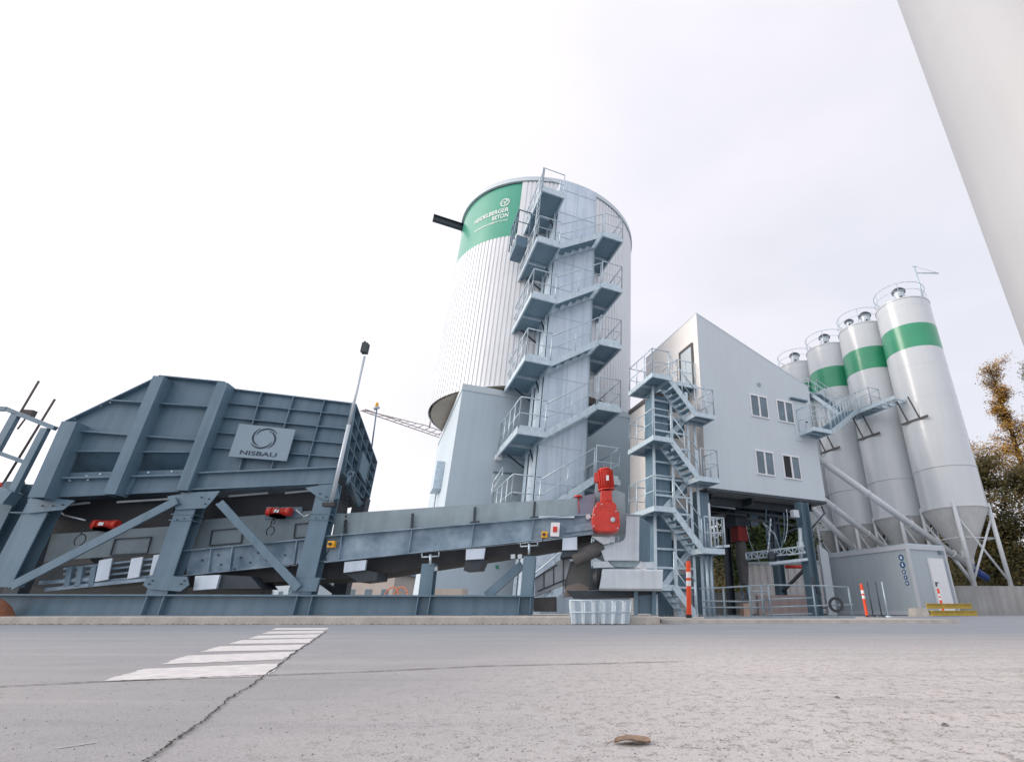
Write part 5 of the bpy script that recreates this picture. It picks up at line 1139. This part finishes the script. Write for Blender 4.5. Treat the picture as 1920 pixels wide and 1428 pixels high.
# ------------------------------------------------------------ pipe barrier
br = root('pipe_barrier', 'low galvanised pipe railing running between stairs and cabin', 'railing', tuple(atZ(1450, 1162, 0)))
P7 = Plane(atZ(1330, 1163, 0).x, 10.2, 1, .05)
def g0(px): q = P7.at(px, 1160); return V((q.x, q.y, 0))
def hz(px, py): return P7.at(px, py)
m = MB()
for x, yt in ((1356, 1101), (1404, 1098), (1427, 1098), (1440, 1097), (1523, 1097), (1590, 1100)): q = hz(x, yt); b = V((P7.at(x + (x - 1190) * .02, 1160).x, q.y, .05)); m.tube(V((q.x, q.y, .04)), q, .017, 8)
m.build_each('post', mat('dull_rail', (.27, .35, .40), .5, .2, .15, 8), br)
m = MB()
for ln in (((1312, 1103), (1356, 1101), (1404, 1098), (1440, 1096), (1523, 1097), (1590, 1100)), ((1315, 1126), (1404, 1127), (1440, 1123), (1523, 1120)), ((1318, 1138), (1440, 1138), (1523, 1135), (1600, 1133)), ((1440, 1152), (1523, 1150)), ((1404, 1108), (1442, 1108))): m.path([hz(*p) for p in ln], .013, 8)
m.build('rails', mat('dull_rail', (.27, .35, .40)), br)
m = MB(); m.bar(V((g0(1322).x, 10.2, .06)), V((g0(1602).x, 10.35, .06)), .14, .05); m.build('foot_beam', mat('dull_rail', (.27, .35, .40)), br)
m = MB(); c = hz(1563, 1133); m.lathe(c - V((0, .12, 0)), [(.085, -.03), (.085, .03), (.125, .035), (.135, 0), (.125, -.035), (.085, -.03)], 30, axis=(.25, 1, 0)); m.build('tyre', M['black'], None, label='black tyre hanging on the pipe railing near the cabin', category='tyre', loc=tuple(c))
m = MB(); m.path([hz(1524, 1078), hz(1532, 1112), hz(1541, 1138), hz(1548, 1140)], .012, 6); m.path([hz(1520, 1080), hz(1526, 1098), hz(1540, 1115)], .01, 6); m.build('loose_cable', M['black'], None, label='loose black cable drooping beside the big teal column', category='cable', loc=tuple(hz(1530, 1110)))
m = MB(); c = hz(1437, 1133)
for i in range(16): a0, a1 = 2 * math.pi * i / 16, 2 * math.pi * (i + 1) / 16; m.tube(c + V((.055 * math.cos(a0), -.03, .11 * math.sin(a0))), c + V((.055 * math.cos(a1), -.03, .11 * math.sin(a1))), .008, 5)
m.build('hose_ring', M['steel'], None, label='thin hose looped over the pipe railing near its middle', category='hose', loc=tuple(c))
# corrugated container and low wall under the building
def corrbox(F, w, d, z0, z1, mt, nm, par, amp=.045, pitch=.22):
    m = MB(); P = []
    for (A, B) in ((F.p(0, 0, 0), F.p(w, 0, 0)), (F.p(0, d, 0), F.p(0, 0, 0))):
        L = (B - A).length; k = int(L / pitch); nn = V(((B - A).y, -(B - A).x, 0)).normalized(); pts = []
        for i in range(k):
            for f, o_ in ((0, 0), (.35, 0), (.5, -amp), (.85, -amp)): pts.append(A.lerp(B, (i + f) / k) + nn * o_)
        pts.append(B); n = len(pts); m.add([p + V((0, 0, z0)) for p in pts] + [p + V((0, 0, z1)) for p in pts], [(i, i + 1, n + i + 1, n + i) for i in range(n - 1)])
    m.add([F.p(0, 0, z1), F.p(w, 0, z1), F.p(w, d, z1), F.p(0, d, z1)], [(0, 1, 2, 3)]); m.add([F.p(w, 0, z0), F.p(w, d, z0), F.p(w, d, z1), F.p(w, 0, z1), F.p(0, d, z0), F.p(0, d, z1)], [(0, 1, 2, 3), (1, 4, 5, 2)]); return m.build(nm, mt, par)
q = atZ(1410, 1152, 0) ; q = atY(1407, 1150, 26.0)
ct = root('container', 'white corrugated container standing behind the building columns', 'container', (q.x, 26.0, 0))
CF = Frame(q.x, 26.0, math.radians(-14)); corrbox(CF, 3.9, 2.4, .05, 2.3, mat('container_white', (.88, .86, .85), .5, 0, .05, 2, streak=.12), 'corrugated_wall', ct, pitch=.3, amp=.06)
m = MB(); m.fbox(CF, -.05, 3.95, -.06, -.0, 2.2, 2.34); m.fbox(CF, -.06, .06, -.06, .04, 0, 2.3); m.build('frame', M['white'], ct)
m = MB(); a, b = atY(1441, 1120, 20.5), atY(1535, 1122, 22.0); m.prism([V((a.x, 22.3, 0)), V((b.x, 22.0, 0)), V((b.x, 22.0, .75)), V((a.x, 22.3, .75))], V((0, .4, 0))); m.build('low_wall', mat('pink_wall', (.42, .34, .33), .85, 0, .12, 3, streak=.3), None, label='low pinkish concrete wall in front of the white container', category='wall', loc=(a.x, 22.3, 0))
m = MB(); a, b = atY(1335, 1122, 27), atY(1405, 1122, 27); m.prism([V((a.x, 27, 0)), V((b.x, 27, 0)), V((b.x, 27, 1.0)), V((a.x, 27, 1.0))], V((0, .4, 0))); m.build('low_wall', M['concd'], None, label='low grey concrete wall left of the white container', category='wall', loc=(a.x, 27, 0))
m = MB(); a = atY(1396, 1125, 20); F = Frame(a.x, 20, .3); m.fbox(F, -.14, .16, -.15, .15, .08, .42); m.fbox(F, -.16, .18, -.17, .17, .0, .08); m.build('orange_crate', mat('dusty_orange', (.42, .30, .23), .8, 0, .1), None, label='small dusty orange box on the ground under the mixer outlet', category='box', loc=(a.x, 20, 0))
# wall strip behind the teal column
m = MB(); a, b = atY(1541, 1060, 23.8), atY(1556, 1060, 23.8); m.prism([V((a.x, 23.8, 0)), V((b.x, 23.8, 0)), V((b.x, 23.8, 2.6)), V((a.x, 23.8, 2.9))], V((0, .3, 0))); m.build('screen_wall', M['white'], None, label='narrow pale wall strip between the teal column and the cabin', category='wall', loc=(a.x, 23.8, 0))

# ------------------------------------------------------------ pale round pillar close to the camera on the right
m = MB(); m.lathe(V((2.085, 1.61, 0)), [(.5, 0), (.5, 6.5), (.48, 6.53), (.001, 6.53)], 96)
m.build('round_pillar', M['pale'], None, label='thick pale painted round pillar close by at the right edge of the view', category='pillar', loc=(2.06, 1.62, 0))

# ------------------------------------------------------------ trees
def tree(x, y, h, w, mt, label, base=1.1, seed=0, dens=1.0, kind='round', bare=0.0, leaf=.2, group='trees behind the plant'):
    R = random.Random(seed); t = root('tree', label, 'tree', (x, y, base), group)
    tr = MB(); P = [V((x, y, base - .3))]; n = 9; lean = R.uniform(-.03, .03)
    for i in range(1, n + 1): P.append(V((x + lean * h * i / n + R.uniform(-.12, .12), y + R.uniform(-.12, .12), base + h * .97 * i / n)))
    r0 = .016 * h + .06
    for i in range(n): tr.tube(P[i], P[i + 1], r0 * (1 - i / n) + .02, 8, r0 * (1 - (i + 1) / n) + .02, cap=False)
    tips = []; nl = int(26 + h * 1.6)
    for k in range(nl):
        u = .16 + .83 * (k / nl) ** .9 if kind != 'tall' else .2 + .79 * k / nl
        i = min(n - 1, int(u * n)); q = P[i].lerp(P[i + 1], u * n - i); a = R.uniform(0, 6.283)
        prof = (math.sin(math.pi * min(1, (u - .05) * 1.02)) ** .6) if kind == 'round' else (.55 + .45 * math.sin(u * 9 + seed)) * (1.05 - u * .75)
        L = w * .5 * prof * R.uniform(.55, 1.1) + .3; d = V((math.cos(a), math.sin(a), R.uniform(.15, .7))).normalized()
        e1 = q + d * L * .55 + V((0, 0, .1)); e2 = e1 + (d + V((R.uniform(-.3, .3), R.uniform(-.3, .3), R.uniform(0, .4)))).normalized() * L * .5
        rr = max(.02, r0 * .35 * (1 - u) + .015); tr.tube(q, e1, rr, 5, rr * .6, cap=False); tr.tube(e1, e2, rr * .6, 5, .01, cap=False)
        for s in range(4):
            c = q.lerp(e1, .6) if s == 0 else e1.lerp(e2, s / 3); tw = c + V((R.uniform(-1, 1), R.uniform(-1, 1), R.uniform(-.4, .9))) * (.35 + L * .18)
            tr.tube(c, tw, .014, 4, .005, cap=False); tips.append((tw, .35 + .12 * L)); tips.append((c.lerp(tw, .5), .3 + .1 * L))
    tr.build('trunk', M['bark'], t)
    lv = MB(); V_ = []; F_ = []
    for c, rad in tips:
        if R.random() < bare: continue
        for j in range(int(30 * dens * R.uniform(.4, 1.5))):
            g = lambda: R.gauss(0, rad * .62)
            p = c + V((g(), g(), g() * .8)); s = leaf * R.uniform(.5, 1.15); a = V((R.uniform(-1, 1), R.uniform(-1, 1), R.uniform(-1, 1))).normalized(); b = a.orthogonal().normalized()
            k = len(V_); V_ += [p - a * s * .5, p + b * s * .32, p + a * s * .5, p - b * s * .32]; F_.append((k, k + 1, k + 2, k + 3))
    lv.v = V_; lv.f = F_; lv.sm = [False] * len(F_); lv.build('crown', mt, t)
    return t
tree(31.8, 40, 19.5, 7.6, M['fautumn'], 'tall slender autumn tree with gaps and dark trunk right of the silos', seed=4, dens=2.2, kind='tall', leaf=.19, bare=.15)
tree(36.0, 41, 20.5, 8.5, M['fmixed'], 'tall thin tree at the right edge of the view with dark bare branches', seed=9, dens=1.0, kind='tall', leaf=.19, bare=.4)
tree(29.2, 43, 12.5, 5.5, M['fautumn'], 'mid-height orange tree close beside the nearest silo', seed=12, dens=1.4, leaf=.19, bare=.2)
tree(33.8, 37, 12, 7.5, M['fautumn'], 'bushy orange-brown tree in front of the tall slender tree', seed=21, dens=2.4, leaf=.2)
tree(29.5, 35, 8.0, 6.5, M['fmixed'], 'dark green-brown tree behind the legs of the nearest silo', seed=25, dens=2.2, leaf=.26)
tree(37.5, 35, 8.0, 7, M['fautumn'], 'low orange-brown tree at the right edge above the retaining wall', seed=27, dens=2.0, leaf=.26)
tree(25.0, 37, 8.5, 7, M['fmixed'], 'dark tree seen between the two nearest silos', seed=31, dens=2.2, leaf=.26)
tree(20.5, 39, 8.0, 7, M['fmixed'], 'dark tree seen below the cones of the middle silos', seed=37, dens=2.0, leaf=.26)
tree(8.0, 36, 9.0, 8.5, M['fgreen'], 'dark green tree under the building left of the mixer outlet', base=0, seed=41, dens=2.4, leaf=.3)
tree(11.8, 38, 9.0, 8, M['fgreen'], 'dense green tree in the middle of the opening under the building', base=0, seed=43, dens=2.6, leaf=.3)
tree(15.6, 37, 8.5, 7, M['fmixed'], 'brownish tree behind the teal column under the building', base=0, seed=47, dens=2.2, leaf=.3)
m = MB(); n = 40; vs = []
for i in range(n + 1):
    x = -2 + i * 2.2; h_ = 6.0 + 1.2 * math.sin(i * .5) + .8 * math.sin(i * 1.3) - (2.0 if x < 3 else 0)
    vs += [V((x, 45, 0)), V((x, 47, h_ * .55)), V((x, 51, h_)), V((x, 75, h_ + 1))]
m.add(vs, [(i * 4 + j, i * 4 + 4 + j, i * 4 + 5 + j, i * 4 + 1 + j) for i in range(n) for j in range(3)], True)
m.build('wooded_hill', mat('hill_undergrowth', (.02, .028, .014), .95, 0, .3, 1.5, col2=(.075, .06, .022), bump=1.0, bscale=3), None, kind='structure')
m = MB(); R = random.Random(5)
for k in range(24000):
    x = R.uniform(4, 52); y = R.uniform(33, 37); z0 = 1.1 if x > 14 else 0; hgt = 3.6 + .9 * math.sin(x * .7) + .6 * math.sin(x * 1.9)
    if x < 17: y += 6; hgt += 1.6
    p = V((x, y, z0 + R.random() ** .8 * hgt)); s = R.uniform(.12, .3); a = V((R.uniform(-1, 1), R.uniform(-1, 1), R.uniform(-1, 1))).normalized(); b = a.orthogonal().normalized()
    m.add([p - a * s * .5, p + b * s * .35, p + a * s * .5, p - b * s * .35], [(0, 1, 2, 3)])
m.build('undergrowth', M['fmixed'], None, kind='stuff', label='dark undergrowth along the foot of the trees', category='undergrowth')
